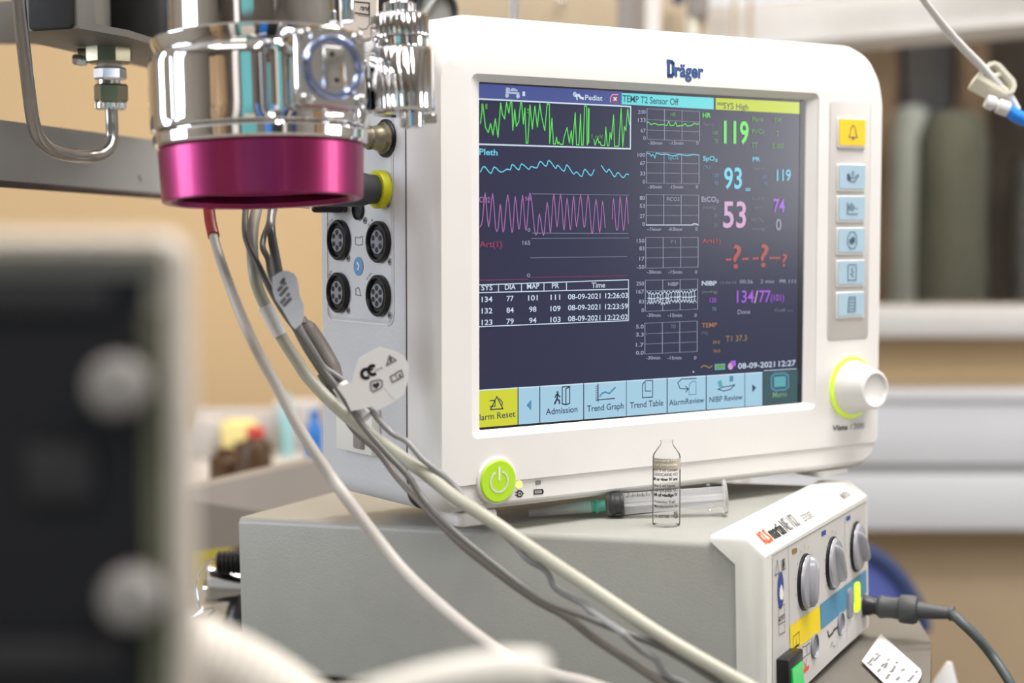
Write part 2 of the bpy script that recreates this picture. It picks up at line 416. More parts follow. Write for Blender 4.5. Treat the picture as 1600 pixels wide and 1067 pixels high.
b.line(DP, q((85, 175), (125, 165), (150, 200), (185, 213)), .0014, 'scr_white'); b.line(DP, q((95, 175), (100, 225)), .0009, 'scr_white')
b.line(DP, q((565, 260), (565, 200), (590, 158), (670, 158)), .0006, 'scr_lilac')
b.disc(DP, *q((628, 218))[0], .0024, 'scr_red_num', .0001)
b.line(DP, q((612, 200), (645, 238)), .0008, 'scr_white'); b.line(DP, q((645, 200), (612, 238)), .0008, 'scr_white')
U('status_bar', b)
A1 = Zc(740, 120, 8.206, (85, 600), (100, 470), (115, 350), (130, 480), (150, 650), (185, 715), (215, 600), (245, 745), (275, 540), (310, 775), (345, 335), (365, 480), (395, 540), (420, 325), (450, 465), (470, 325), (487, 325), (500, 685), (525, 420), (545, 635), (575, 580), (600, 335), (613, 335), (635, 605), (655, 400), (672, 850), (692, 850), (720, 360), (750, 670), (783, 375), (815, 645), (845, 345), (870, 520), (910, 690), (940, 350), (968, 350), (972, 855), (1002, 530), (1020, 862), (1045, 862), (1060, 775), (1075, 862), (1092, 835), (1105, 865), (1145, 865), (1155, 780), (1195, 650), (1225, 850))
A1 += Zc(890, 130, 8.892, (20, 660), (38, 855), (75, 410), (92, 855), (125, 858), (148, 430), (162, 858), (185, 858), (205, 315), (232, 315), (240, 858), (255, 825), (258, 355), (268, 355), (262, 825))
A2 = Zc(890, 130, 8.892, (333, 780), (350, 862), (385, 760), (405, 830), (420, 815), (435, 865), (485, 865), (500, 610), (520, 868), (543, 868), (558, 685), (575, 780), (608, 440), (620, 875), (680, 875), (712, 345), (735, 880), (758, 600), (778, 660), (803, 355), (828, 575))
b = MB()
b.line(DP, [(738, 154), (985, 166.5), (984.5, 232.5), (738, 225)], .0008, 'scr_white')
b.line(DP, A1, .00055, 'scr_green'); b.line(DP, A2, .00055, 'scr_green')
b.text(DP, 'II', (751.5, 170), (761, 170.5), 8.5, 'scr_green_dim'); b.text(DP, 'S', (823, 177), (829, 177.2), 8, 'scr_green_dim')
b.text(DP, '1 mV', (924, 216), (942, 217), 7, 'scr_green_dim')
U('ecg_waveform', b)
b = MB(); q = lambda *p: Zc(740, 110, 3.679, *p)
b.text(DP, 'Pleth', (748.5, 241.5), (777, 243), 10, 'scr_cyan', .006)
P1 = q((38, 583), (60, 552), (97, 592), (118, 555), (155, 585), (190, 568), (210, 570), (222, 540), (258, 572), (275, 537), (315, 568), (330, 552), (362, 560), (382, 523), (415, 552), (432, 517), (470, 563), (482, 545), (518, 580), (535, 543), (572, 595), (590, 583), (620, 610), (638, 568), (672, 605), (692, 570))
P2 = q((733, 547), (762, 585), (778, 568), (808, 612), (828, 587), (857, 617), (875, 597), (890, 598))
for W in (P1, P2): b.line(DP, [(v.x, v.y) for v in smooth_path([(x, y, 0) for x, y in W], 3)], .0006, 'scr_cyan')
U('pleth_waveform', b)
b = MB()
C1 = q((36, 900), (50, 860), (65, 705), (85, 900), (108, 710), (125, 905), (140, 905), (152, 770), (165, 912), (175, 905), (195, 715), (215, 910), (225, 905), (238, 725), (255, 895), (265, 890), (280, 718), (295, 900), (305, 895), (318, 725), (330, 730), (350, 925), (365, 930), (377, 825), (395, 932), (405, 930), (422, 760), (438, 925), (445, 885), (460, 712), (478, 900), (498, 710), (515, 900), (522, 890), (536, 735), (552, 905), (560, 880), (574, 722), (590, 900), (613, 715), (630, 885), (640, 880), (657, 715), (675, 915), (685, 918), (702, 740), (720, 918), (728, 900), (740, 752), (755, 905))
C2 = q((795, 855), (803, 735), (817, 905), (830, 890), (840, 725), (857, 905), (865, 890), (878, 725), (888, 880))
for W in (C1, C2): b.line(DP, [(v.x, v.y) for v in smooth_path([(x, y, 0) for x, y in W], 3)], .0005, 'scr_pink')
b.text(DP, 'CO2', (748.5, 316), (765, 316.5), 9, 'scr_pink'); b.text(DP, '50', (820, 313), (829, 313.3), 6, 'scr_pink'); b.text(DP, '0', (824, 362), (828, 362), 6, 'scr_grey')
b.dots(DP, q((340, 709))[0], q((890, 717))[0], .0004, 'scr_grey'); b.dots(DP, q((340, 935))[0], q((885, 937))[0], .0004, 'scr_grey')
U('carbon_dioxide_waveform', b)
b = MB()
b.text(DP, 'Art(1)', (749, 386), (784, 386), 10, 'scr_red'); b.text(DP, '165', (816, 382.5), (828, 382.5), 7, 'scr_grey')
b.dots(DP, q((333, 966))[0], q((890, 963))[0], .0004, 'scr_grey'); b.dots(DP, (829, 402.7), (979, 400.8), .0004, 'scr_grey')
b.dots(DP, (829, 433.5), (979, 430.8), .0005, 'scr_red'); b.line(DP, [(746, 438), (825, 436)], .0003, 'scr_red'); b.text(DP, '0', (823, 433), (828, 433), 6, 'scr_grey')
U('arterial_waveform', b)
# table of pressures
b = MB(); q = lambda *p: Zc(740, 380, 3.558, *p)
b.line(DP, q((25, 232), (860, 203), (860, 430), (25, 464)), .0005, 'scr_white'); b.line(DP, q((25, 275), (860, 254)), .0005, 'scr_white')
for x, ya, yb in ((137, 228, 272), (265, 224, 269), (390, 219, 266), (515, 215, 262)): b.line(DP, q((x, ya), (x, yb)), .0005, 'scr_white')
rows = [('SYS', 42, 104, 262, 260), ('DIA', 173, 232, 258, 256), ('MAP', 296, 364, 254, 252), ('PR', 434, 474, 251, 250), ('Time', 655, 730, 248, 246),
        ('134', 44, 103, 327, 325), ('77', 183, 221, 322, 321), ('101', 302, 355, 319, 317), ('111', 427, 480, 315, 313), ('08-09-2021 12:26:03', 524, 856, 312, 303),
        ('132', 44, 103, 391, 389), ('84', 182, 222, 387, 385), ('98', 308, 348, 382, 380), ('109', 426, 482, 378, 376), ('08-09-2021 12:23:59', 524, 856, 373, 363),
        ('123', 44, 103, 455, 453), ('79', 182, 222, 449, 447), ('94', 308, 348, 444, 442), ('103', 426, 482, 439, 437), ('08-09-2021 12:22:02', 524, 856, 434, 423)]
for t, xa, xb, ya, yb in rows: b.text(DP, t, q((xa, ya))[0], q((xb, yb))[0], 8.6, 'scr_white')
U('reading_table', b)
# trend graphs: left, right pixel columns and the four dotted lines at their left and right ends
graphs = [('HR', [(169.8, 174.5), (186.5, 191), (203, 206), (217.5, 220.5)], ['200', '133', '67', '0'], '-30min', '-15min'),
          ('SpO2', [(237, 242), (253.8, 256), (270, 271.5), (286, 287)], ['100', '67', '33', '0'], '-30min', '-15min'),
          ('FiCO2', [(304, 305), (320.5, 321), (336.5, 336.5), (352, 352)], ['80', '53', '27', '0'], '-1hour', '-0.5hour'),
          ('P1', [(371, 371), (387, 386), (403, 401.5), (419, 417)], ['150', '83', '17', '-50'], '-30min', '-15min'),
          ('NIBP', [(438, 436), (454.5, 451.5), (470, 468), (486.5, 483)], ['250', '167', '83', '0'], '-30min', '-15min'),
          ('TD', [(505, 501.5), (521.5, 518), (537.5, 534), (553, 549)], ['5.0', '3.3', '1.7', '0.0'], '-30min', '-15min')]
for gi, (nm, rw, lab, ta, tb) in enumerate(graphs):
    b = MB(); xl = 1010.5-gi*.65; xr = 1092.5-gi*.7
    for ya, yb in rw: b.dots(DP, (xl, ya), (xr, yb), .00035, 'scr_grid')
    for k in range(4):
        x = xl+(xr-xl)*k/3; ya = rw[0][0]+(rw[0][1]-rw[0][0])*k/3; yb = rw[3][0]+(rw[3][1]-rw[3][0])*k/3
        b.line(DP, [(x, ya), (x, yb)], .0004, 'scr_grid')
    for k, t in enumerate(lab):
        y = rw[k][0] + (8 if k == 0 else (1 if k == 3 else 4)); w = 4.0*len(t); b.text(DP, t, (xl-2-w, y), (xl-2, y), 6.2, 'scr_grid')
    y = rw[3][0]+8.5; b.text(DP, ta, (xl+2, y), (xl+24, y), 5.5, 'scr_grid'); b.text(DP, tb, (xl+35, y), (xl+57, y), 5.5, 'scr_grid'); b.text(DP, '0', (xr-5, y), (xr-1.5, y), 5.5, 'scr_grid')
    tc = {'HR': 'scr_green_dim', 'SpO2': 'scr_teal', 'P1': 'scr_dimtext', 'TD': 'scr_dimtext', 'FiCO2': 'scr_grey', 'NIBP': 'scr_grid'}[nm]
    y = (rw[0][0]+rw[0][1])/2+9.5; b.text(DP, nm, (1051.5-len(nm)*2, y), (1051.5+len(nm)*2, y), 6, tc)
    if nm == 'HR': b.line(DP, Zc(990, 130, 3.954, (80, 245), (90, 240), (105, 255), (130, 248), (150, 258), (180, 256), (205, 262), (215, 235), (225, 262), (245, 260), (258, 240), (265, 265), (300, 262), (318, 250), (330, 265), (355, 262), (375, 248), (390, 255), (404, 250)), .0005, 'scr_green')
    if nm == 'SpO2': b.line(DP, Zc(990, 130, 3.954, (80, 432), (100, 437), (108, 450), (118, 440), (130, 462), (138, 432), (170, 440), (200, 438), (240, 450), (280, 440), (330, 448), (370, 440), (404, 445)), .0005, 'scr_cyan')
    if nm == 'FiCO2': b.line(DP, [(xl, 351.5), (1080, 351.5), (1084, 349.5), (1088, 350), (xr, 352)], .0005, 'scr_white')
    if nm == 'NIBP':
        for i in range(17):
            x = 1014+i*4.4+random.uniform(-1, 1); y = 466-.2*i+random.uniform(-1.5, 1.5); h = random.uniform(5.5, 8)
            b.line(DP, [(x-3, y-h-2.5), (x, y-h+1), (x, y+h-1), (x-3, y+h+2.5)], .0004, 'scr_white'); b.line(DP, [(x+3, y-h-2.5), (x, y-h+1)], .0004, 'scr_white')
            b.line(DP, [(x+3, y+h+2.5), (x, y+h-1)], .0004, 'scr_white'); b.line(DP, [(x-2, y+1), (x+2, y+.8)], .0005, 'scr_white')
    U('trend_graph', b)
# big readings
q = lambda *p: Zc(1080, 150, 7.111, *p)
def T(b, t, x0, y0, x1, h, m, o=(1080, 150, 7.111), y1=None, bold=0, sh=0):
    a = Zc(*o, (x0, y0))[0]; c = Zc(*o, (x1, y0 if y1 is None else y1))[0]; b.text(DP, t, a, c, h/o[2], m, bold, sh)
b = MB()
T(b, '119', 360, 520, 635, 255, 'scr_green', y1=526, bold=.012); T(b, 'HR', 125, 240, 215, 55, 'scr_green', bold=.01)
T(b, '(bpm)', 125, 328, 245, 34, 'scr_dimtext'); T(b, '160', 232, 428, 292, 44, 'scr_green_dim'); T(b, '75', 252, 522, 292, 44, 'scr_green_dim')
T(b, 'Pace', 675, 285, 795, 55, 'scr_green_dim'); T(b, 'Off', 920, 293, 998, 52, 'scr_green_dim'); T(b, 'PVCs', 672, 418, 805, 52, 'scr_green_dim')
T(b, '2', 945, 440, 968, 55, 'scr_green_dim'); T(b, 'ST', 670, 570, 738, 55, 'scr_green_dim'); T(b, '0.00', 892, 580, 1020, 52, 'scr_green_dim')
U('heart_rate_reading', b)
b = MB()
T(b, '93', 362, 1025, 560, 240, 'scr_cyan', bold=.006); T(b, 'SpO₂', 128, 718, 290, 52, 'scr_cyan', bold=.008); T(b, '(%)', 128, 805, 208, 36, 'scr_blue_dim')
T(b, '100', 235, 905, 298, 48, 'scr_blue_dim'); T(b, '90', 250, 988, 298, 44, 'scr_blue_dim'); T(b, '=', 600, 1068, 655, 60, 'scr_cyan')
T(b, 'PR', 680, 725, 762, 48, 'scr_cyan', bold=.006); T(b, '(bpm)', 680, 818, 800, 32, 'scr_dimtext'); T(b, '160', 775, 915, 838, 40, 'scr_blue_dim'); T(b, '75', 800, 1000, 842, 40, 'scr_blue_dim')
T(b, '119', 948, 942, 1102, 132, 'scr_cyan')
U('oxygen_reading', b)
o2 = (1080, 290, 7.111); b = MB()
T(b, 'EtCO₂', 112, 178, 302, 58, 'scr_grid', o2, bold=.006); T(b, '53', 350, 462, 605, 300, 'scr_lilac', o2, bold=.004); T(b, '(mmHg)', 120, 258, 275, 34, 'scr_dimtext', o2)
T(b, '50', 245, 350, 285, 40, 'scr_dimtext', o2); T(b, '25', 245, 458, 285, 40, 'scr_dimtext', o2)
T(b, 'AwRR', 668, 162, 808, 38, 'scr_dimtext', o2); T(b, '74', 910, 295, 1035, 155, 'scr_violet', o2); T(b, '(rpm)', 690, 258, 780, 28, 'scr_dimtext', o2)
T(b, 'FiCO₂', 662, 402, 800, 42, 'scr_dimtext', o2); T(b, '0', 938, 495, 998, 132, 'scr_grey', o2); T(b, '(mmHg)', 660, 495, 815, 32, 'scr_dimtext', o2)
U('carbon_dioxide_reading', b)
b = MB(); T(b, 'Art(1)', 118, 636, 322, 50, 'scr_red_num', o2)
for x0, x1, y0, y1, h in ((455, 550, 915, 0, 270), (762, 852, 900, 0, 262), (1005, 1060, 895, 0, 145)): T(b, '?', x0, y0, x1, h, 'scr_red_num', o2)
for x0, x1, y in ((388, 438, 822), (568, 628, 815), (685, 742, 810), (870, 920, 805), (935, 980, 805)): b.line(DP, Zc(*o2, (x0, y), (x1, y-3)), .0012, 'scr_red_num')
U('arterial_reading', b)
o3 = (1080, 420, 4.639); b = MB()
T(b, 'NIBP', 75, 120, 182, 34, 'scr_white', o3, bold=.006); T(b, '12:26:03', 210, 108, 325, 18, 'scr_dimtext', o3); T(b, '00:36', 350, 106, 445, 28, 'scr_grey', o3); T(b, '2 min', 500, 104, 598, 28, 'scr_grey', o3)
T(b, 'PR 111', 640, 102, 755, 26, 'scr_grid', o3); T(b, '(mmHg)', 75, 176, 188, 22, 'scr_dimtext', o3); T(b, '134', 328, 245, 452, 92, 'scr_violet', o3, y1=242); T(b, '/', 455, 245, 480, 92, 'scr_lilac', o3)
T(b, '77', 488, 241, 572, 90, 'scr_violet', o3); T(b, '(101)', 574, 232, 670, 50, 'scr_violet', o3); T(b, '120', 132, 242, 180, 34, 'scr_violet', o3); T(b, '70', 148, 304, 180, 28, 'scr_blue_dim', o3)
T(b, 'Done', 335, 328, 425, 34, 'scr_grey', o3, y1=325); T(b, 'Cuff ---', 602, 310, 735, 22, 'scr_dimtext', o3)
U('blood_pressure_reading', b)
b = MB()
T(b, 'TEMP', 75, 426, 186, 34, 'scr_orange', o3, y1=420); T(b, '(°C)', 75, 474, 120, 20, 'scr_dimtext', o3); T(b, 'T1 37.3', 248, 528, 402, 44, 'scr_tan', o3, y1=520); T(b, '39.0', 152, 543, 205, 24, 'scr_tan', o3); T(b, '36.0', 158, 605, 208, 24, 'scr_tan', o3)
U('temperature_reading', b)
b = MB()
T(b, '08-09-2021', 338, 724, 605, 42, 'scr_white', o3, y1=710); T(b, '12:27', 632, 708, 755, 42, 'scr_white', o3, y1=700)
b.line(DP, Zc(*o3, (70, 715), (90, 700), (110, 706), (130, 718), (150, 702)), .0007, 'scr_tan')
b.poly(DP, Zc(*o3, (170, 690), (245, 686), (245, 730), (170, 734)), 'scr_teal'); b.poly(DP, Zc(*o3, (178, 698), (238, 694), (238, 720), (178, 726)), 'scr_green_dim', .0002)
b.disc(DP, *Zc(*o3, (285, 705))[0], .0021, 'scr_lilac'); b.poly(DP, Zc(*o3, (282, 668), (320, 662), (320, 705), (295, 708)), 'scr_violet', .0003)
b.disc(DP, *Zc(*o3, (15, 746))[0], .0005, 'scr_white'); b.line(DP, Zc(*o3, (525, 738), (760, 724)), .0004, 'scr_white')
U('clock_bar', b)
# soft keys: x range, top y left/right, bottom y left/right, colour, caption
def edge(x, a, bb): return a[1]+(bb[1]-a[1])*(x-a[0])/(bb[0]-a[0])
top = lambda x: 609.3+(x-746)*(-.0635); bot = lambda x: 668.2+(x-746)*(-.0785)
KK = [(738, 808.5, 'scr_key_yellow', 'Alarm Reset', 739.5, 805), (810, 842.5, 'scr_key_blue', None, 0, 0), (844, 911, 'scr_key_blue', 'Admission', 852.5, 902), (912.5, 978, 'scr_key_blue', 'Trend Graph', 917, 974),
      (979, 1041.5, 'scr_key_blue', 'Trend Table', 984, 1036), (1043, 1102.5, 'scr_key_blue', 'AlarmReview', 1045, 1100), (1104, 1163, 'scr_key_blue', 'NIBP Review', 1108, 1160),
      (1164, 1191, 'scr_key_blue', None, 0, 0), (1192.5, 1250, 'scr_key_dark', 'Menu', 1207, 1229)]
for i, (xa, xb, m, cap, ca, cb) in enumerate(KK):
    b = MB(); b.poly(DP, [(xa, top(xa)), (xb, top(xb)), (xb, bot(xb)), (xa, bot(xa))], m, .0001)
    if i < 8: b.line(DP, [(xa, top(xa)+.7), (xb-.5, top(xb)+.7)], .0006, 'scr_key_edge')
    if cap:
        k = .72 if i else .745; ya = top(ca)+(bot(ca)-top(ca))*(.795 if i else .80); yb = top(cb)+(bot(cb)-top(cb))*(.78 if i < 8 else .78)
        b.text(DP, cap, (ca, ya+(1 if i == 0 else 0)), (cb, yb), 10.2 if i < 5 else 9.2, 'scr_ink' if i < 8 else 'scr_menu_text')
    q = lambda *p: Zc(740, 570, 6.154, *p); K = 'scr_ink'
    if i == 0:
        b.line(DP, q((160, 430), (222, 305), (280, 422)), .0007, K, closed=True); b.line(DP, q((245, 325), (275, 360), (272, 385)), .0006, K); b.line(DP, q((155, 402), (205, 395), (205, 340), (155, 345)), .0006, K)
    if i == 1: b.poly(DP, q((505, 388), (552, 335), (552, 438)), 'scr_steel', .0002)
    if i == 2:
        b.line(DP, q((850, 212), (922, 207), (922, 370), (885, 382), (885, 232), (920, 210)), .0007, K); b.line(DP, q((850, 212), (850, 375), (885, 380)), .0007, K)
        b.disc(DP, *q((806, 264))[0], .0008, K); b.line(DP, q((806, 275), (800, 330), (778, 372)), .0012, K); b.line(DP, q((800, 325), (822, 345), (824, 370)), .0010, K); b.line(DP, q((783, 312), (790, 290), (808, 282), (828, 308)), .0008, K)
    if i == 3:
        b.line(DP, q((1195, 185), (1195, 352)), .0007, K); b.line(DP, q((1175, 338), (1355, 322)), .0006, K)
        for t in range(8): b.line(DP, q((1172, 205+t*19), (1195, 203+t*19)), .0004, K)
        b.line(DP, q((1212, 300), (1235, 272), (1265, 262), (1305, 275), (1335, 240), (1360, 220)), .0010, 'scr_steel')
    q = lambda *p: Zc(990, 380, 3.811, *p)
    if i == 4: b.line(DP, q((52, 840), (70, 818), (112, 816), (112, 915), (52, 920)), .0006, K, closed=True); b.line(DP, q((68, 830), (68, 880), (102, 880)), .0005, K)
    if i == 5:
        b.line(DP, q((372, 804), (285, 808), (262, 830), (275, 865), (320, 868)), .0006, K); b.line(DP, q((308, 852), (325, 868), (310, 885)), .0006, K); b.line(DP, q((330, 840), (350, 822), (370, 824), (370, 900), (328, 902)), .0005, 'scr_steel', closed=True)
    if i == 6:
        b.line(DP, q((500, 868), (535, 880), (575, 870), (602, 842), (575, 850), (530, 856), (505, 868)), .0006, K); b.poly(DP, q((496, 825), (520, 812), (530, 850), (510, 860)), 'scr_teal', .0002); b.poly(DP, q((570, 790), (592, 788), (592, 822), (570, 825)), 'scr_steel', .0002)
    if i == 7: b.poly(DP, q((705, 838), (728, 860), (706, 888)), 'scr_ink', .0002)
    if i == 8:
        b.line(DP, q((820, 792), (840, 778), (900, 774), (920, 788), (920, 855), (900, 872), (840, 876), (820, 862)), .0012, 'scr_steel', closed=True); b.poly(DP, q((835, 795), (905, 790), (905, 852), (835, 858)), 'scr_teal', .0002)
    U('touch_key', b)
b = MB(); b.poly(DP, [(738, 590), (1190, 561), (1190, 580), (738, 609)], 'scr_back', .00006); b.poly(DP, [(738, 668.8), (1252, 628.5), (1252, 632), (738, 674)], 'scr_dark', .0001); U('lower_border', b)
b = MB(); b.poly(DP, [(1250.3, 150), (1257, 150), (1252, 632), (1245.5, 632)], 'scr_dark', .0001); U('right_border', b)

# lettering and keys on the bezel
b = MB()
b.text(FP, 'räger', (1054.5, 119), (1099, 121.5), 21.5, 'brand_blue', .025)
q = lambda *p: Zc(1000, 60, 4, *p)
b.line(FP, q((172, 143), (198, 147), (207, 157), (207, 222), (198, 234), (178, 233), (177, 163)), .0021, 'brand_blue')
b.build('brand_lettering', mon)
b = MB(); b.text(FP, 'Vista', (1299.5, 673), (1324, 671), 8.5, 'print_black', .012, .2); b.text(FP, '120S', (1328, 671), (1349.5, 669), 9, 'print_grey', 0, .2); b.build('model_lettering', mon)
KPc = [FP.px(*p) for p in ((1296.5, 156), (1360, 158), (1356, 528), (1290, 531))]
x0 = min(p[0] for p in KPc)+.001; x1 = max(p[0] for p in KPc); z0 = FP.px(1325, 530)[1]; z1 = FP.px(1328, 157)[1]
b = MB(); b.loft([ring(x0, x1, z0, z1, -.0079, .003), ring(x0, x1, z0, z1, -.0083, .003), ring(x0+.0005, x1-.0005, z0+.0005, z1-.0005, -.0086, .0025)], 'panel_grey'); b.build('key_panel', mon)
keys = [(1328, 207, 22, 21, 'key_yellow'), (1327.5, 276.5, 22, 19.5, 'key_blue'), (1327, 325.5, 22, 19.5, 'key_blue'), (1326.5, 375.5, 22, 20, 'key_blue'), (1326.3, 425.5, 22, 20, 'key_blue'), (1326, 475, 22, 20, 'key_blue')]
FK = Plane(mon, (0, -.0106, 0), (1, 0, 0), (0, 0, 1))
for i, (x, y, hw, hh, m) in enumerate(keys):
    a0_, b0_ = FP.px(x-hw, y+hh); a1_, b1_ = FP.px(x+hw, y-hh)
    if b1_ < b0_: b0_, b1_ = b1_, b0_
    kb = MB(); kb.loft([ring(a0_, a1_, b0_-.0012, b1_, -.0084, .0008, 3), ring(a0_, a1_, b0_-.0012, b1_, -.0092, .0008, 3), ring(a0_+.0004, a1_-.0004, b0_-.0008, b1_-.0004, -.0098, .0006, 3)], 'white_plastic')
    kb.loft([ring(a0_+.0008, a1_-.0010, b0_+.0006, b1_-.0006, -.0097, .0008, 3), ring(a0_+.0008, a1_-.0010, b0_+.0006, b1_-.0006, -.0104, .0008, 3)], m)
    ko = kb.build('key', mon, label='yellow alarm key' if i == 0 else None)
    s = MB(); cx, cz = (a0_+a1_)/2, (b0_+b1_)/2; K = 'key_print'; w = .0005
    R = lambda *p: [(cx+u*.001, cz+v*.001) for u, v in p]
    if i == 0: s.line(FK, R((-4, -3), (-2.6, -1), (-2, 2.5), (0, 4.4), (2, 2.5), (2.6, -1), (4, -3)), w, K, closed=True, ab=True); s.ab(FK, R((-.9, -3.2), (.9, -3.2), (.7, -4.5), (-.7, -4.5)), K)
    if i == 1: s.ab(FK, R((-5, 1.5), (-3.4, 2.2), (-1.5, -.8), (-2.5, -3), (-4.6, -1.5)), K); s.line(FK, R((-2.5, -2.6), (1, -3.3), (5, .8), (4.3, 1.5), (1.6, -.6), (-1.5, -.6)), w, K, ab=True); s.line(FK, R((0, .5), (-.9, 2), (0, 3.6), (.9, 2)), w*.8, K, closed=True, ab=True)
    if i == 2: s.line(FK, R((-4.5, 3.5), (-4.5, -3.5), (4.5, -3.5)), w, K, ab=True); s.line(FK, R((-3.8, -1), (-3, 2.4), (-2.2, -1.5), (-1, 3.5), (0, -1.8), (.8, 2.2), (1.5, 0), (4.5, -.4)), w*.8, K, ab=True)
    if i == 3: s.line(FK, R((-2, -5), (2, -5), (4, -2), (4, 2), (2, 5), (-2, 5), (-4, 2), (-4, -2)), w, K, closed=True, ab=True); s.ab(FK, R((-2, -1.5), (0, -2.5), (2.4, -1), (2.4, 1), (1, 2.5), (-.6, 1.4), (-2.4, .6)), 'key_print')
    if i == 4: s.line(FK, R((-3.5, -4.8), (3.5, -4.8), (3.5, 4.8), (-3.5, 4.8)), w, K, closed=True, ab=True); s.line(FK, R((.8, 3), (-.8, 1.6), (1, .2), (-1, -1.2), (1.4, -2.8)), w, K, ab=True)
    if i == 5:
        s.line(FK, R((-3.4, -4.6), (3, -4.6), (3, 4.4), (-2.4, 4.4)), w, K, closed=True, ab=True)
        for t in range(4): s.line(FK, R((-2.4, 3-t*2), (2.4, 3-t*2)), w, K, ab=True)
    s.build('key_symbol', ko)
# rotary knob
ka, kz = FP.px(1330, 605)
b = MB(); b.lathe((ka, -.0079, kz), (0, -1, 0), [(0, .0190), (.0012, .0190), (.0018, .0182), (.0018, .0165)], 'lime_ring', 48); ro = b.build('glow_ring', mon, label='glowing lime ring round the knob')
b = MB(); b.lathe((ka, -.0095, kz), (0, -1, 0), [(0, .0170), (.0015, .0168), (.006, .0152), (.012, .0130), (.0155, .0122), (.0178, .0121), (.0188, .0114), (.0190, .0102), (.0178, .0092), (.0174, .0085), (.0172, .0005)], 'white_plastic', 48); b.build('rotary_knob', mon)
# power button
pa, pz = FP.px(775, 751)
b = MB(); b.lathe((pa, -.0050, pz), (0, -1, 0), [(0, .0128), (.0040, .0128), (.0046, .0122), (.0046, .0112)], 'white_plastic', 40)
b.lathe((pa, -.0090, pz), (0, -1, 0), [(0, .0114), (.0012, .0114), (.0018, .0108)], 'lime', 40); po = b.build('power_button', mon, label='lime green round power button')
PB = Plane(mon, (pa, -.0109, pz), (1, 0, 0), (0, 0, 1)); b = MB()
b.line(PB, [(.0056*math.sin(q), .0056*math.cos(q)) for q in [math.radians(a) for a in range(28, 334, 12)]], .0011, 'white_print', ab=True); b.line(PB, [(0, .0010), (0, .0075)], .0012, 'white_print', ab=True); b.build('power_symbol', po)
CP = Plane(mon, (0, -.0069, 0), (1, 0, 0), (0, 0, 1)); q = lambda *p: Zc(660, 640, 2.963, *p)
b = MB(); b.disc(CP, *q((446, 346))[0], .0023, 'lamp_yellow', .0003); b.line(CP, q((430, 382), (441, 382)), .0006, 'print_black'); b.line(CP, q((430, 395), (441, 395)), .0006, 'print_black')
b.line(CP, q((441, 376), (455, 376), (465, 388), (455, 402), (441, 402)), .0007, 'print_black', closed=True); b.disc(CP, *q((452, 389))[0], .0006, 'print_black'); b.build('mains_indicator', mon)
b = MB(); b.line(CP, q((529, 338), (542, 336)), .0022, 'print_grey'); b.line(CP, q((517, 372), (555, 370), (555, 388), (517, 390)), .0007, 'print_black', closed=True); b.line(CP, q((524, 381), (546, 380)), .0006, 'print_grey'); b.line(CP, q((557, 376), (557, 383)), .001, 'print_black'); b.build('battery_indicator', mon)
# feet
for (x, y, fh) in ((.000, .012, .0085), (.268, .010, .0045), (.02, .100, .0085), (.25, .100, .006)):
    b = MB(); b.rbox((x, y, -.2285-fh/2), (.026, .026, fh), .004, 'white_plastic'); b.build('foot', mon)
# connector panel on the left side
a0, z0 = SP.px(506, 495); a1, z1 = SP.px(618, 250); zb = -.1298
b = MB()
xs = (-.1075, -.0355)
out = rrect(xs[0], xs[1], zb, .018, .006, 8)
b.line(SP, out, .0010, 'white_plastic', .0004, closed=True, ab=True); b.line(SP, [(x*1.0, z) for x, z in rrect(xs[0]+.0016, xs[1]-.0016, zb+.0016, .0164, .005, 8)], .0004, 'panel_grey', .0004, closed=True, ab=True)
cp = b.build('connector_panel', mon)
socks = [(532, 375), (594, 378), (531, 457), (594, 462)]
for i, (x, y) in enumerate(socks):
    a, z = SP.px(x, y); b = MB(); o = SP.pt(a, z, 0)
    b.lathe(o, (-1, 0, 0), [(0, .0114), (.0022, .0114), (.0030, .0106), (.0030, .0096), (.0008, .0090), (.0008, .001)], 'black_plastic', 40)
    b.lathe(o+Vector((-.0008, 0, 0)), (-1, 0, 0), [(0, .0066), (.0012, .0066), (.0014, .0064)], 'socket_grey', 32)
    s2 = Plane(mon, tuple(o+Vector((-.0024, 0, 0))), (0, -1, 0), (0, 0, 1))
    for k in range(6):
        t = PI/2+k*PI/3; s2c = (.0043*math.cos(t), .0043*math.sin(t)); b.ab(s2, [(s2c[0]+.0015*math.cos(2*PI*j/14), s2c[1]+.0015*math.sin(2*PI*j/14)) for j in range(14)], 'black_plastic', .0001)
    if i == 3: b.ab(s2, [(.0013*math.cos(2*PI*j/14), .0013*math.sin(2*PI*j/14)) for j in range(14)], 'black_plastic', .0001)
    b.build('socket', cp)
b = MB(); o = SP.P(561, 328); b.lathe(o, (-1, 0, 0), [(0, .0056), (.0015, .0056), (.0018, .0050), (.0004, .0046), (.0004, .001)], 'black_plastic', 32); b.build('small_socket', cp)
q = lambda *p: Zc(480, 220, 3.441, *p)
b = MB(); b.disc(SP, *q((277, 675))[0], .0052, 'print_blue', .0003); b.line(SP, q((272, 655), (283, 672), (276, 692)), .0012, 'white_print', .0005); b.build('instruction_symbol', cp)
b = MB(); b.line(SP, q((262, 795), (277, 788), (290, 832), (262, 828)), .0005, 'print_grey', closed=True); b.build('warning_symbol', cp)
b = MB(); b.line(SP, q((260, 517), (276, 522), (298, 514), (298, 558), (276, 562), (260, 556)), .0005, 'print_grey', closed=True); b.build('booklet_symbol', cp)
for c in ((222, 632), (445, 650), (222, 912), (445, 938), (438, 45), (312, 428), (438, 340)):
    b = MB(); b.disc(SP, *q(c)[0], .0020, 'print_grey', .0003, r_in=.0013); b.disc(SP, *q(c)[0], .0009, 'print_black', .0004); b.build('protection_symbol', cp)
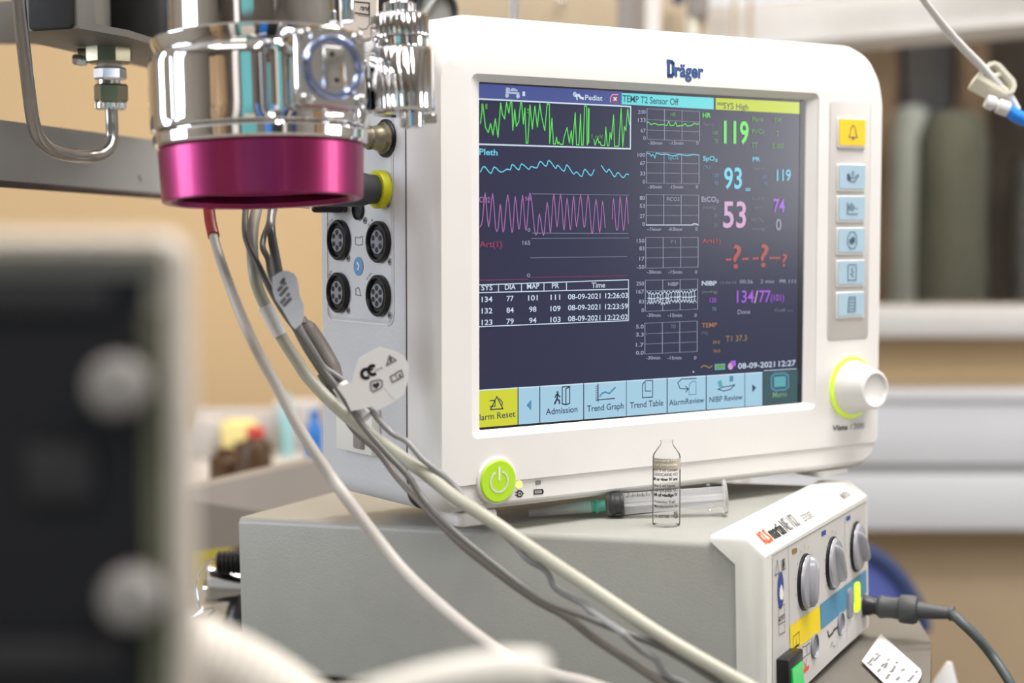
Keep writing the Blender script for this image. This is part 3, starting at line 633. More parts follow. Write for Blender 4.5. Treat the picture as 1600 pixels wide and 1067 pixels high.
for t, p0_, p1_ in (('SpO2', (108, 460), (140, 425)), ('T1', (325, 470), (352, 428)), ('IBP', (112, 738), (135, 705)), ('C.O.', (322, 750), (348, 712))):
    b = MB(); b.text(SP, t, q(p0_)[0], q(p1_)[0], 3.8, 'print_grey'); b.build('socket_caption', cp)
b = MB(); p = SP.px(560, 672); b.rbox(SP.pt(p[0]+.003, p[1]+.001, .002), (.006, .040, .026), .0015, 'cream_enamel' if False else 'esu_white', e=.001); b.rbox(SP.pt(p[0]+.010, p[1]+.003, .004), (.006, .010, .024), .0015, 'tray_grey', e=.001); b.build('recorder_latch', mon)
# ------------------------------------------------------------------ electrosurgical unit under the monitor
RE = RZ(1.1475) @ RX(-.0272) @ RY(.008)
esu = thing('electrosurgical_unit', 'beige grey electrosurgical box with dials and a green switch, under the monitor', 'medical device', EYE+Vector((.1295, .8782, -.1700)), RE)
EP = Plane(esu, (0, 0, 0), (1, 0, 0), (0, 0, 1))
EL = Plane(esu, (0, 0, 0), (0, -1, 0), (0, 0, 1))
W = EP.px(1356, 777)[0]; HB = -.086
b = MB()
L = []
def eloop(x, ins):
    pts = [(0+ins, .000-ins), (.0104, .0084-ins), (.0122, .0090-ins), (.0300, .0088-ins), (.0305, .0060), (.0170, -.0055), (.0170, HB+ins), (.004+ins, HB+ins), (ins, HB+.004+ins)]
    return [Vector((x, y, z)) for y, z in pts]
L = [eloop(-.0005, .003), eloop(.0002, .0012), eloop(.002, 0), eloop(W-.002, 0), eloop(W, .0012), eloop(W+.0005, .003)]
b.loft(L, 'esu_white'); b.build('front_fascia', esu, 30)
b = MB()
def bl(y, i): return [Vector((x, y, z)) for x, z in rrect(.0016+i, W-.002-i, HB+.001+i, .0055-i*.5, .004, 5)]
b.loft([bl(.0172, 0), bl(.316, 0), bl(.3178, .0008), bl(.3185, .0025)], 'esu_side'); b.build('housing', esu, 30)
q = lambda *p: Zc(1160, 780, 3.72, *p)
b = MB()
b.poly(EP, q((172, 335), (716, 12), (722, 735), (385, 1062), (172, 1240)), 'esu_panel', .0003); pn = b.build('control_panel', esu)
b = MB()
K = 'print_black'; g = 'print_grey'
b.poly(EP, q((268, 740), (445, 615), (450, 765), (335, 850), (276, 905)), 'esu_yellow', .0005); b.poly(EP, q((447, 612), (716, 407), (718, 540), (450, 760)), 'esu_blue', .0005)
b.line(EP, q((262, 275), (276, 1100)), .0004, g, .0006); b.line(EP, q((588, 85), (603, 820)), .0004, g, .0006); b.line(EP, q((165, 330), (716, 12)), .0005, g, .0006)
b.poly(EP, q((284, 290), (312, 280), (312, 308), (286, 318)), 'brown_print', .0006); b.poly(EP, q((455, 188), (480, 176), (480, 204), (456, 214)), 'navy_print', .0006); b.poly(EP, q((599, 102), (622, 92), (622, 116), (600, 126)), 'navy_print', .0006)
b.line(EP, q((185, 442), (198, 352), (207, 428)), .0005, K, .0006, closed=True); b.line(EP, q((222, 358), (240, 344), (244, 402), (224, 412)), .0005, K, .0006, closed=True); b.disc(EP, *q((233, 378))[0], .0016, K, .0006, r2=.0022)
b.disc(EP, *q((217, 528))[0], .0058, 'navy_print', .0006, r2=.0098); b.poly(EP, q((207, 560), (209, 520), (218, 492), (224, 510), (232, 545), (228, 580), (214, 585)), 'white_print', .0008)
for p in (((203, 630), (238, 608), (240, 665), (204, 690)), ((204, 690), (240, 665), (240, 708), (205, 730)), ((205, 730), (240, 708), (240, 770), (206, 790)), ((288, 800), (324, 768), (327, 915), (291, 945)), ((343, 860), (366, 850), (368, 905), (345, 925)), ((370, 845), (386, 832), (388, 890), (372, 905))):
    b.line(EP, q(*p), .0004, K, .0007, closed=True)
b.text(EP, 'MICRO', q((205, 715))[0], q((239, 690))[0], 6, K, l=.0007); b.line(EP, q((306, 812), (308, 905)), .0005, K, .0007); b.line(EP, q((296, 862), (320, 845)), .0012, K, .0007)
b.line(EP, q((350, 945), (362, 975), (368, 925)), .0007, 'orange_print', .0007); b.line(EP, q((348, 1000), (378, 975)), .0022, 'orange_print', .0007)
b.line(EP, q((490, 765), (497, 800), (520, 775), (526, 760), (550, 740)), .0012, K, .0007); b.line(EP, q((505, 860), (518, 825), (522, 858), (535, 850)), .0006, g, .0007); b.line(EP, q((543, 795), (546, 860)), .0004, g, .0007); b.line(EP, q((690, 680), (712, 668)), .002, g, .0007)
for cx, cy, ry in ((358, 480, 205), (518, 370, 190), (656, 275, 180)):
    for k in range(11):
        t = math.radians(215-k*25); a0, z0 = EP.px(*q((cx, cy))[0]); r = ry/3.72/2738*.93*1.0
        b.line(EP, [(a0+r*math.cos(t), z0+r*math.sin(t)), (a0+(r+.0014)*math.cos(t), z0+(r+.0014)*math.sin(t))], .0005, g, .0006, ab=True)
b.build('panel_print', pn)
for (cx, cy, rr, rot_) in ((358, 480, .0152, .1), (518, 370, .0150, -.5), (656, 275, .0150, -.7)):
    a0, z0 = EP.px(*q((cx, cy))[0]); b = MB()
    b.lathe((a0, -.0003, z0), (0, -1, 0), [(0, .0155*rr/.0152), (.0012, .0155*rr/.0152), (.0018, .0150*rr/.0152)], 'black_plastic', 40)
    b.lathe((a0, -.0022, z0), (0, -1, 0), [(0, rr-.0004), (.0006, rr-.0006), (.0016, rr-.0016), (.0018, rr-.003)], 'knob_lilac', 40)
    R = RY(rot_)
    for sgn in (1,):
        L = []
        for yy, w, h in ((-.0030, .0050, rr-.0012), (-.0062, .0034, rr-.0022), (-.0078, .0020, rr-.0045), (-.0083, .0009, rr-.0075)):
            l = []
            for i in range(28):
                t = 2*PI*i/28; v = R @ Vector((w*math.cos(t)*abs(math.cos(t))**.2, 0, h*math.sin(t))); l.append(Vector((a0+v.x, yy, z0+v.z)))
            L.append(l)
        b.loft(L, 'knob_lilac')
    b.build('dial', esu)
for cx, cy in ((412, 852), (565, 722)):
    a0, z0 = EP.px(*q((cx, cy))[0]); b = MB(); b.lathe((a0, -.0003, z0), (0, -1, 0), [(0, .0070), (.0010, .0070), (.0014, .0064), (.0002, .0060), (.0002, .001)], 'socket_grey', 32); b.lathe((a0, -.0002, z0), (0, -1, 0), [(0, .0058), (.0004, .0056)], 'print_grey', 24); b.build('socket', esu)
a0, z0 = EP.px(*q((235, 985))[0]); 
b = MB(); a1, z1 = EP.px(*q((196, 1067))[0]); a2, z2 = EP.px(*q((278, 872))[0])
b.rbox(((a1+a2)/2, -.003, (z2-.026/2*1.0)-.0), (a2-a1, .008, .028), .001, 'black_plastic', e=.0008); sw = b.build('power_switch', esu)
b = MB(); xm = (a1+a2)/2; zc = z2-.0150; w = (a2-a1)*.36
L = []
for x in (xm-w, xm+w):
    L.append([Vector((x, y, zc+z)) for z, y in ((.0105, -.0062), (.0100, -.0078), (.0, -.0082), (-.0100, -.0128), (-.0106, -.0062))])
b.loft(L, 'green_glow'); S2 = Plane(esu, (0, -.0118, 0), (1, 0, 0), (0, 0, 1)); b.line(S2, [(xm+.0016*math.cos(t*.5236), zc-.007+.0022*math.sin(t*.5236)) for t in range(12)], .0005, 'white_print', .0013, closed=True, ab=True)
b.build('rocker', sw, label='lit green rocker')
for cx, cy, m, nm in ((657, 567, 'yellow_glow', 'indicator_lamp'), (616, 602, 'socket_grey', 'push_button')):
    a0, z0 = EP.px(*q((cx, cy))[0]); b = MB(); L = [[Vector((a0+x, y, z0+z)) for x, z in rrect(-.0052+i, .0052-i, -.0090+i, .0090-i, .003, 5)] for y, i in ((-.0003, 0), (-.0016, 0), (-.0020, .0006))]
    b.loft(L, m); b.build(nm, esu, label='glowing yellow green lamp' if nm[0] == 'i' else None)
# label on the sloped band
nB = Vector((0, .0104, .0084)).normalized()
EB = Plane(esu, (0, 0, 0), (1, 0, 0), nB)
q4 = lambda *p: Zc(1100, 740, 3.2, *p)
b = MB(); b.text(EB, 'KLS', q4((310, 356))[0], q4((347, 332))[0], 9.5, 'orange_print', .02, .3, l=.0004); b.text(EB, 'martin', q4((352, 328))[0], q4((414, 294))[0], 9.5, 'print_black', .02, .25, l=.0004); b.build('maker_lettering', esu); b = MB()
b.text(EB, 'ME 102', q4((420, 290))[0], q4((482, 255))[0], 9.5, 'print_grey', .0, .25, l=.0004); b.text(EB, 'ELECTROSURGERY', q4((505, 240))[0], q4((550, 215))[0], 4.5, 'print_grey', .0, .25, l=.0004); b.build('model_lettering', esu); b = MB(); b.text(EB, 'MARTIN', q4((700, 130))[0], q4((735, 112))[0], 4, 'print_grey', 0, .2, l=.0004)
b.build('corner_lettering', esu)
# foot pedal lead plugged into the box
pl = thing('connector_lead', 'dark grey cable with a round plug in the right end of the electrosurgical box', 'cable', esu.matrix_basis @ Vector((0, 0, 0)))
nE = (RE @ Vector((0, -1, 0))).normalized()
Mi = frame(esu); a0, z0 = EP.px(1349, 945); p0 = Mi @ Vector((a0, 0, z0)) - pl.location; dr = (nE + Vector((0, 0, -.035))).normalized()
b = MB(); b.lathe(p0, dr, [(-.001, .0062), (.004, .0062), (.006, .0052), (.010, .0052)], 'rubber_black', 32); b.lathe(p0, dr, [(.009, .0060), (.011, .0072), (.014, .0066), (.018, .0064), (.022, .0068), (.023, .0084), (.025, .0088), (.031, .0088), (.033, .0080), (.034, .005)], 'dark_grey_rubber', 32, mod=None)
b.lathe(p0, dr, [(.033, .0056), (.037, .0050), (.052, .0036), (.0525, .0045), (.0550, .0045), (.0555, .003)], 'dark_grey_rubber', 28); b.build('plug', pl)
e0 = p0+dr*.054; base = pl.location; yd = (base+e0).y
b = MB(); pts = [e0]+[at(x, y, yd-k) - base for x, y, k in ((1500, 970, .012), (1528, 997, .018), (1550, 1024, .02), (1568, 1050, .028), (1582, 1075, .034), (1600, 1120, .04), (1610, 1180, .045))]
b.tube(pts, .0030, 'cable_dark', 12); b.build('lead', pl)

# ------------------------------------------------------------------ ampoule and syringe on top of the box
ZT = None
def boxtop(x, y, h=0.0):                 # spot on the box's upper face seen at a pixel, h above it
    Pp = Plane(esu, (0, 0, .0056+h), (1, 0, 0), (0, 1, 0)); return frame(esu) @ Pp.P(x, y)
ap = boxtop(1041, 821); amp = thing('glass_ampoule', 'opened clear glass ampoule with beige printed label, upright beside the syringe', 'ampoule', ap)
s_ = ap.y*1.003/2738; r_ = 22*s_
b = MB(); H = 136*s_
prof = [(0, r_*.80), (.0006, r_*.96), (.0016, r_), (H*.80, r_), (H*.84, r_*.93), (H*.90, r_*.66), (H*.945, r_*.46), (H*.965, r_*.42), (H, r_*.46)]
inn = []
b.lathe((0, 0, 0), (0, 0, 1), prof, 'ampoule_glass', 40, True, False); b.build('glass_body', amp)
b = MB(); cpz = Plane(amp, (0, -r_*1.005, 0), (1, 0, 0), (0, 0, 1)); CY = CylPlane(amp, (0, -r_*1.005, 0), (1, 0, 0), (0, 0, 1), r_*1.005)
def cyl_patch(mb, a0, a1, z0, z1, m, l=.0001, n=14):
    vs = [CY.pt(a0+(a1-a0)*i/n, z, l) for z in (z0, z1) for i in range(n+1)]; mb.add(vs, [(i, i+1, n+2+i, n+1+i) for i in range(n)], m)
zz = lambda y: (821-y)*s_
q = lambda *p: Zc(960, 660, 5.93, *p)
cyl_patch(b, -r_*1.25, r_*1.25, zz(730), zz(712.5), 'beige_print')
fl = lambda t, y, x1, h, m, bo=0, x0=342: b.text(CY, t, q((x0, y+5))[0], q((x1, y))[0], h/5.93, m, bo, l=.0003)
fl('Lignocaine HCl', 358, 588, 22, 'white_print', .02); fl('5 ml (Ampoule)', 400, 588, 24, 'white_print', .02); fl('Each 5 ml contain', 452, 592, 26, 'print_black', .01); fl('LIGNOCAINE HCl', 494, 592, 28, 'print_black', .01); fl('IM or slow IV use', 538, 592, 28, 'print_black', .05)
fl('Elke 5 ml bevat', 598, 568, 26, 'print_black', .01, 350); fl('LIGNOKAÏEN HCl', 640, 595, 28, 'print_black', .01, 352); fl('IM of stadige IV', 684, 595, 28, 'print_black', .05, 354); fl('Fresenius Kabi', 746, 568, 26, 'print_black', .01, 356); fl('Manufacturing SA', 788, 594, 26, 'print_black', .01, 356); fl('12-307/08-15', 880, 552, 24, 'print_black', .01, 362)
fl('|||', 872, 596, 48, 'print_black', .03, 558)
b.build('label_print', amp)
# syringe lying on the box: axis through the dark seal and the flange
rb = .0072
Ls = boxtop(960, 788, rb+.0002); Rs = boxtop(1124, 776, rb+.0035)
ax = (Rs-Ls).normalized(); syr = thing('syringe', 'clear plastic syringe with black seal and capped teal needle, lying on the grey box', 'syringe', Ls)
def along(x):
    best = min(range(-900, 1400), key=lambda k: abs(pxof(Ls+ax*k*.0001)-x)); return best*.0001
def pxof(p): d = p-EYE; dep = d.y*CX - d.z*SX; return 800+F*d.x/dep
tL = along(946); tS0 = along(951); tS1 = along(975); tF = along(1111); tP = along(1133); tH = along(900); tC = along(826)
b = MB(); o = (0, 0, 0)
b.lathe(o, ax, [(tL, .0022), (tL+.001, rb*.9), (tL+.003, rb), (tF-.002, rb), (tF-.002, rb+.0030), (tF, rb+.0030)], 'clear_plastic', 40, False, False, mod=lambda q_, t: (1 if t < tF-.0021 or t > tF+.0001 else 1-.25*abs(math.sin(q_))**2)); b.build('barrel', syr)
b = MB(); b.lathe(o, ax, [(tS0, .003), (tS0+.001, rb*.80), (tS0+.002, rb*.90), (tS0+.0034, rb*.90), (tS0+.004, rb*.80), (tS1-.0022, rb*.80), (tS1-.0018, rb*.90), (tS1-.0004, rb*.90), (tS1, rb*.8)], 'rubber_black', 36); b.build('plunger_seal', syr, label='black rubber seal')
b = MB(); a_ = ax.cross(Vector((0, 0, 1))).normalized(); c_ = a_.cross(ax)
for d1, d2 in ((a_, c_), (c_, a_)):
    w1, w2 = rb*.80, .0008
    L = [[d1*x*w1 + d2*y*w2 + ax*t for x, y in ((-1, -1), (1, -1), (1, 1), (-1, 1))] for t in (tS1, tP)]
    b.loft(L, 'rod_plastic')
b.lathe(o, ax, [(tP-.0012, .006), (tP-.001, rb*1.35), (tP+.0006, rb*1.35), (tP+.001, rb*1.2)], 'rod_plastic', 36); b.build('plunger_rod', syr)
PS = CylPlane(syr, tuple(c_*0 - a_*0 + Vector((0, 0, 0))), tuple(ax), tuple(c_), rb)
# volume marks wrapped on the side facing out
out = (-(a_) if (a_.y > 0) else a_)
PS = Plane(syr, tuple(out*(rb+.0001)+c_*.0015), tuple(ax), tuple(c_)); 
if PS.N.dot(out) < 0: PS = Plane(syr, tuple(out*(rb+.0001)), tuple(ax), tuple(c_))
b = MB(); b.text(PS, 'ml 10 STERILE 2 3', (978, 777.5), (1015, 774.5), 3.4, 'print_black', l=.0001)
for k in range(12): b.line(PS, [(.008+k*.0026, .0036), (.008+k*.0026, .0052 if k % 5 else .0062)], .0003, 'print_black', .0001, ab=True)
b.build('volume_marks', syr)
b = MB(); b.lathe(o, ax, [(tH, .0022), (tH+.002, .0026), (tL-.006, .0034), (tL-.0055, .0042), (tL-.004, .0042), (tL-.0035, .0036), (tL+.0, .0034)], 'teal_plastic', 24); b.build('needle_hub', syr, label='teal needle hub')
b = MB(); tip = ax*tC+Vector((0, 0, -.0015)); hub = ax*(tL-.008)
b.tube([tip, (tip+hub)/2, hub], [.0022, .0030, .0038], 'cap_plastic', 20, sm=False); b.tube([tip+ax*.004, hub], [.0004, .0004], 'chrome_soft', 8, sm=False); b.build('needle_cap', syr)

# ------------------------------------------------------------------ vaporiser (chrome, magenta ring)
dv = .86; sv = dv*1.0/2738
vp0 = at(412, 322, dv); vap = thing('anaesthetic_vaporiser', 'polished chrome vaporiser with magenta dial ring, upper left in front of the monitor', 'vaporiser', vp0, RY(-.038) @ RX(-.068))
def vz(y): return (322-y)*sv
def yc(y): return 353.4-(342-y)*.94            # the tilted body's near face, back to its axis
def vf(y): return vz(yc(y))
def lz(prof): return [(vf(y), r*sv) for y, r in prof]
def lzr(prof): return [(vz(y), r*sv) for y, r in prof]
b = MB(); b.lathe((0, 0, 0), (0, 0, 1), lz([(292, 139), (300, 142), (301, 152), (299, 155.5), (217, 159), (213, 156), (212, 120), (235, 118), (280, 136)]) , 'magenta_metal', 96, False, False)
vv = b
b.add([], [], 'magenta_metal'); b.build('dial_ring', vap, label='magenta anodised dial ring')
b = MB(); b.lathe((0, 0, 0), (0, 0, 1), lz([(240, 118), (262, 60), (262, 10)]), 'black_plastic', 48); b.build('ring_core', vap)
b = MB(); b.lathe((0, 0, 0), (0, 0, 1), lz([(213, 150), (212, 163), (208, 165.5), (194, 166.5), (189, 164)]), 'chrome', 96)
NF = 6
def flute(q_, t):
    y = 342-(353.4-(322-t/sv))/.94; k = min(1, max(0, (188-y)/16))*min(1, max(0, (y-66)/10)); c = abs(math.sin(q_*NF/2-.765)); return 1 - .05*k*(1-c)**5 - .006*k*c**4
b.lathe((0, 0, 0), (0, 0, 1), lz([(189, 160), (187, 165), (184, 168), (180, 169), (176, 169.5), (172, 170)] + [(y, 170.5) for y in range(165, 80, -6)] + [(76, 170), (72, 169), (68, 167.5), (62, 163), (58, 157)]), 'chrome', 208, mod=flute)
b.build('fluted_body', vap, 20)
b = MB(); b.lathe((0, 0, 0), (0, 0, 1), lz([(62, 150), (57, 158), (44, 163.5), (37, 164.5), (34, 162), (33, 156)]), 'chrome', 96); b.build('collar', vap)
b = MB(); b.lathe((0, 0, 0), (0, 0, 1), lz([(36, 150), (33, 138), (8, 137), (-60, 137), (-140, 137)]), 'chrome', 96); b.build('upper_cylinder', vap)
# sight glass block
RB = RZ(math.radians(33)); nb = RB @ Vector((0, -1, 0)); cb = RB @ Vector((0, 0, 0))
bc = nb*.0545 + Vector((.0065, 0, vf(113)))
b = MB(); b.rbox(bc - nb*.008, (.0345, .036, .0365), .004, 'chrome', RB, e=.003); sg = b.build('sight_glass_block', vap)
SG = Plane(vap, tuple(bc+nb*.0101), tuple(RB @ Vector((1, 0, 0))), (0, 0, 1))
b = MB(); c = SG.pt(0, 0, 0); b.lathe(c, nb, [(-.001, .0150), (.0016, .0150), (.0026, .0140), (.0026, .0122), (.0012, .0116), (-.0002, .0112)], 'blue_reflect_ring', 48, False, False); b.build('window_ring', sg, label='ring round the sight glass, blue reflection in its colour')
b = MB(); b.loft([[SG.pt(x, z, l) for x, z in rrect(-.0168, .0168, -.0172, .0172, .003, 5)] for l in (-.0010, .0004)], 'satin_plate'); b.build('cover_plate', sg)
b = MB(); b.lathe(c, nb, [(-.0006, .0116), (-.0001, .0112), (.0004, .0006)], 'chrome_soft', 40, False, True)
b.rbox(c+nb*.0012, (.011, .0012, .019), .0005, 'chrome_soft', RB, e=.0004); b.ab(SG, [(.0010+.0012*math.cos(t*.449), -.006+.0012*math.sin(t*.449)) for t in range(14)], 'black_plastic', .0022); b.ab(SG, [(-.0010+.0012*math.cos(t*.449), .006+.0012*math.sin(t*.449)) for t in range(14)], 'black_plastic', .0022); b.build('level_gauge', sg)
for x, z in ((-.0135, .0145), (.0135, .0145), (-.0135, -.0145), (.0135, -.0145)):
    b = MB(); b.lathe(SG.pt(x, z, 0), nb, [(-.001, .0026), (.0014, .0026), (.0020, .0020), (.0020, .0012), (.0008, .0010)], 'chrome', 20); b.build('screw', sg)
# filler with knurled cap on the right
fx = (634-412)*sv; b = MB(); o = Vector((fx, .004, 0))
kn = lambda n_, am: (lambda q_, t: 1-am*(1-abs(math.sin(q_*n_/2)))**3)
b.lathe(o, (0, 0, 1), lzr([(186, 40), (184, 48), (180, 50.5), (90, 50.5), (84, 48), (82, 40)]), 'chrome', 160, mod=kn(18, .022)); fb = b.build('filler_body', vap, 25)
b = MB(); b.lathe(o, (0, 0, 1), lzr([(84, 38), (82, 43), (70, 43), (69, 40)]), 'chrome', 60); b.lathe(o, (0, 0, 1), lzr([(70, 40), (69, 45), (66, 46.5), (36, 46.5), (32, 45), (30, 40)]), 'chrome', 200, mod=kn(24, .03)); b.build('filler_cap', fb, 22)
b = MB(); b.lathe(o, (0, 0, 1), lzr([(31, 24), (30, 26), (14, 26), (12, 23)]), 'chrome', 60, mod=kn(8, .06)); b.build('cap_knob', fb, 25)
b = MB(); b.lathe(o+Vector((.004, 0, 0)), (0, 0, 1), lzr([(208, 12), (206, 18), (186, 19), (184, 16)]), 'chrome', 40)
for k in range(3): b.tube([o+Vector((.010, 0, vz(190+k*5))), o+Vector((.0165, 0, vz(190+k*5)))], .0008, 'chrome', 10, sm=False)
b.build('drain_valve', fb)
# bracket arm joining filler and body
b = MB(); b.rbox((fx*.80, .012, vz(150)), (.020, .010, .018), .003, 'chrome'); b.build('filler_bracket', vap)
b = MB(); o = Vector(((552-412)*sv, .004, 0)); b.lathe(o, (0, 0, 1), lzr([(40, 10), (38, 12), (12, 12), (-10, 16), (-40, 16)]), 'chrome_soft', 32); b.build('lock_pin', vap)
# back plate with agent name
mp = at(556, 20, .93); plate = thing('vaporiser_mount_plate', 'light grey rounded mounting plate with boxed lettering behind the chrome vaporiser', 'mounting plate', mp)
b = MB(); sp = .93/2738
L = [[Vector((x*sp, y, z*sp)) for x, z in rrect(-40, 33, -42, 80, 22, 8)] for y in (-.002, .010)]
L = [[Vector((x*sp*.98, -.003, z*sp*.98)) for x, z in rrect(-40, 33, -42, 80, 22, 8)]]+L; b.loft(L, 'cream_enamel'); po = b.build('plate', plate)
MP = Plane(plate, (0, -.003, 0), (1, 0, 0), (0, 0, 1)); b = MB(); b.line(MP, [(540, 1.5), (577, 5), (577, 23.5), (540, 18)], .0007, 'print_black', closed=True); b.text(MP, 'rane', (562, 15.5), (575.5, 17), 9, 'print_black', .01, .2)
b.line(MP, [(560, 24), (577, 26), (577, 38), (573, 45), (566, 46), (560, 43)], .0005, 'print_grey'); b.build('lettering', po)
# ------------------------------------------------------------------ plugs in the monitor's side
Mm = frame(mon); sd = (RZ(TH) @ Vector((-1, 0, 0))).normalized()
def side(x, y): return Mm @ SP.P(x, y)
p = side(604, 216); t_ = thing('temperature_plug', 'worn brass coloured round plug in the monitor side below the chrome filler', 'plug', p)
b = MB(); b.lathe((0, 0, 0), sd, [(.0, .0088), (.003, .0088), (.004, .0070), (.006, .0070), (.008, .0062), (.011, .0066), (.012, .0058), (.018, .0058)], 'brass_dark', 32, mod=kn(20, .03)); b.build('plug_body', t_)
b = MB(); b.lathe((0, 0, 0), sd, [(.0002, .0103), (.0012, .0103), (.0016, .009)], 'black_plastic', 32); b.build('plug_seat', t_)
p = side(599, 296); t_ = thing('oxygen_sensor_plug', 'dark grey plug with a bright yellow collar in the side of the monitor', 'plug', p)
b = MB(); b.lathe((0, 0, 0), sd, [(.0005, .0088), (.0005, .0100), (.0020, .0104), (.0046, .0104), (.0056, .0098), (.0056, .0080)], 'yellow_rubber', 40); b.build('collar', t_, label='yellow collar')
b = MB(); b.lathe((0, 0, 0), sd, [(.004, .0078), (.009, .0080), (.015, .0094), (.034, .0094), (.040, .0075)], 'dark_grey_rubber', 32); b.build('plug_body', t_)
b.v = []
b = MB(); c = at(518, 325, .985); b.rbox(c, (.0185, .018, .0052), .002, 'black_plastic', RZ(-.2)); b.tube([c+Vector((-.012, 0, .001)), c+Vector((-.034, .0, .003)), c+Vector((-.055, 0, .004))], [.0016, .0012], 'chrome_soft', 10)
tag(b.build('cable_clip'), 'black flat clip on a thin metal rod between vaporiser and monitor corner', 'clip')

# ------------------------------------------------------------------ cables
def cable(name, pts, r, m, label, grp=None, seg=14):
    P = [at(*p_) for p_ in pts]; base = P[-1]
    t = thing(name, label, 'cable', base, group=grp); b = MB(); b.tube([p_-base for p_ in P], r, m, seg, 8); b.build('sheath', t); return t, base
# 1. pale probe lead with a red sleeve
pts = [(322, 296, .925), (326, 322, .922), (334, 369, .905), (346, 410, .885), (366, 466, .866), (388, 519, .855), (407, 558, .858), (431, 600, .86), (458, 653, .86), (490, 705, .86), (516, 743, .86), (542, 779, .855), (595, 849, .85), (640, 902, .84), (709, 965, .82), (770, 1012, .805), (817, 1037, .79), (868, 1057, .78), (919, 1070, .77), (1000, 1100, .76), (1080, 1140, .76)]
t_, base = cable('probe_lead', pts, [.0024, .0025, .0028, .0032, .0034, .0034], 'cable_pale', 'pale thin lead with a dark red sleeve at its upper end')
b = MB(); b.tube([at(*p_)-base for p_ in ((322, 296, .925), (326, 322, .922), (329, 346, .914), (334, 369, .905))], .0031, 'red_sleeve', 16); b.build('heat_sleeve', t_, label='dark red sleeve')
# 2. cream trunk cable
pts = [(405, 300, .935), (402, 322, .93), (396, 352, .92), (394, 385, .91), (397, 425, .90), (405, 456, .90), (424, 496, .90), (444, 533, .90), (463, 562, .90), (481, 589, .90), (515, 625, .897), (548, 655, .893), (586, 684, .888), (630, 716, .88), (670, 744, .87), (711, 777, .86), (761, 809, .85), (829, 856, .84), (926, 921, .82), (1035, 994, .80), (1155, 1064, .785), (1290, 1140, .77)]
t_, base = cable('patient_cable', pts, [.0030, .0031, .0033, .0034, .0034], 'cable_cream', 'thickest cream cable crossing in front of the monitor and the grey box')
b = MB(); b.tube([at(*p_)-base for p_ in ((414, 478, .90), (421, 491, .90), (432, 512, .90), (438, 524, .90))], .0038, 'cable_clearband', 18); b.build('tape_band', t_, label='translucent white tape band')
b = MB(); b.tube([at(*p_)-base for p_ in ((531, 602, .888), (546, 622, .886), (562, 640, .884), (573, 652, .882))], .0043, 'cable_clearband', 18); b.build('tag_clasp', t_)
# 3. dark grey lead A
pts = [(386, 300, .930), (384, 324, .925), (383, 361, .908), (389, 385, .900), (405, 417, .89), (427, 461, .885), (446, 492, .884), (466, 519, .884), (490, 553, .884), (507, 580, .884), (525, 603, .882), (545, 633, .88), (569, 667, .877), (602, 706, .872), (636, 742, .868), (662, 780, .864), (709, 829, .85), (763, 874, .84), (817, 916, .83), (861, 943, .82), (908, 961, .812), (962, 983, .805), (1035, 1012, .80), (1122, 1066, .79), (1180, 1110, .79)]
cable('sensor_lead', pts, .0017, 'cable_grey', 'thin dark grey lead running along the thick cream cable down to the lower right')
# 4. taupe lead B
pts = [(500, 585, .91), (548, 665, .902), (589, 704, .895), (623, 748, .887), (672, 800, .87), (720, 849, .855), (774, 892, .845), (835, 935, .835), (883, 961, .828), (926, 994, .82), (980, 1030, .81), (1035, 1067, .80), (1090, 1105, .80)]
cable('sensor_lead', pts, [.0017, .0018, .0021, .0024, .0024], 'cable_taupe', 'taupe lead hanging lowest of the bundle in front of the grey box')
# 5. wavy silver lead
pts = [(423, 300, .945), (423, 323, .94), (420, 349, .930), (412, 371, .92), (411, 388, .91), (419, 405, .905), (422, 425, .905), (428, 440, .905), (448, 470, .905), (471, 518, .905), (488, 545, .905), (505, 572, .905), (525, 586, .905), (542, 600, .903), (552, 618, .896), (560, 633, .885), (579, 640, .882), (592, 656, .88), (613, 677, .878), (636, 690, .874), (660, 717, .87), (690, 741, .868), (712, 762, .868), (750, 800, .862), (803, 849, .85), (825, 874, .842), (854, 892, .838), (868, 918, .834), (897, 936, .828), (912, 943, .822), (926, 957, .815), (966, 984, .799), (980, 997, .797), (1002, 1016, .80), (1024, 1030, .80), (1042, 1055, .80), (1071, 1070, .80), (1110, 1100, .80)]
cable('sensor_lead', pts, [.0016, .0016, .0016, .0017, .0018], 'cable_silver', 'wavy silver grey lead weaving beside the thick cream cable', None, 12)
# 6. broad grey lead behind the tag
pts = [(437, 300, .945), (426, 330, .935), (424, 360, .915), (430, 400, .915), (438, 440, .915), (455, 490, .912), (480, 540, .908), (512, 590, .904), (540, 625, .90)]
cable('sensor_lead', pts, [.0022, .0022, .0028, .0030, .0022], 'cable_grey', 'grey lead behind the barcode tag, short stretch above the taupe connector')
# connector block
P = [at(*p_) for p_ in ((470, 503, .918), (480, 516, .918), (500, 545, .916), (518, 575, .912), (530, 596, .908))]
b = MB(); b.tube([q_-P[-1] for q_ in P], [.0030, .0056, .0054, .0050, .0026], 'cable_taupe', 18); b.tube([P[1]-P[-1]+Vector((-.002, -.001, .003)), P[0]-P[-1]+Vector((.0, 0, .002))], [.0035, .0028], 'cable_taupe', 12, sm=False)
o = b.build('cable_connector'); o.location = P[-1]; tag(o, 'taupe moulded cable connector between the barcode tag and the CE tag', 'connector')
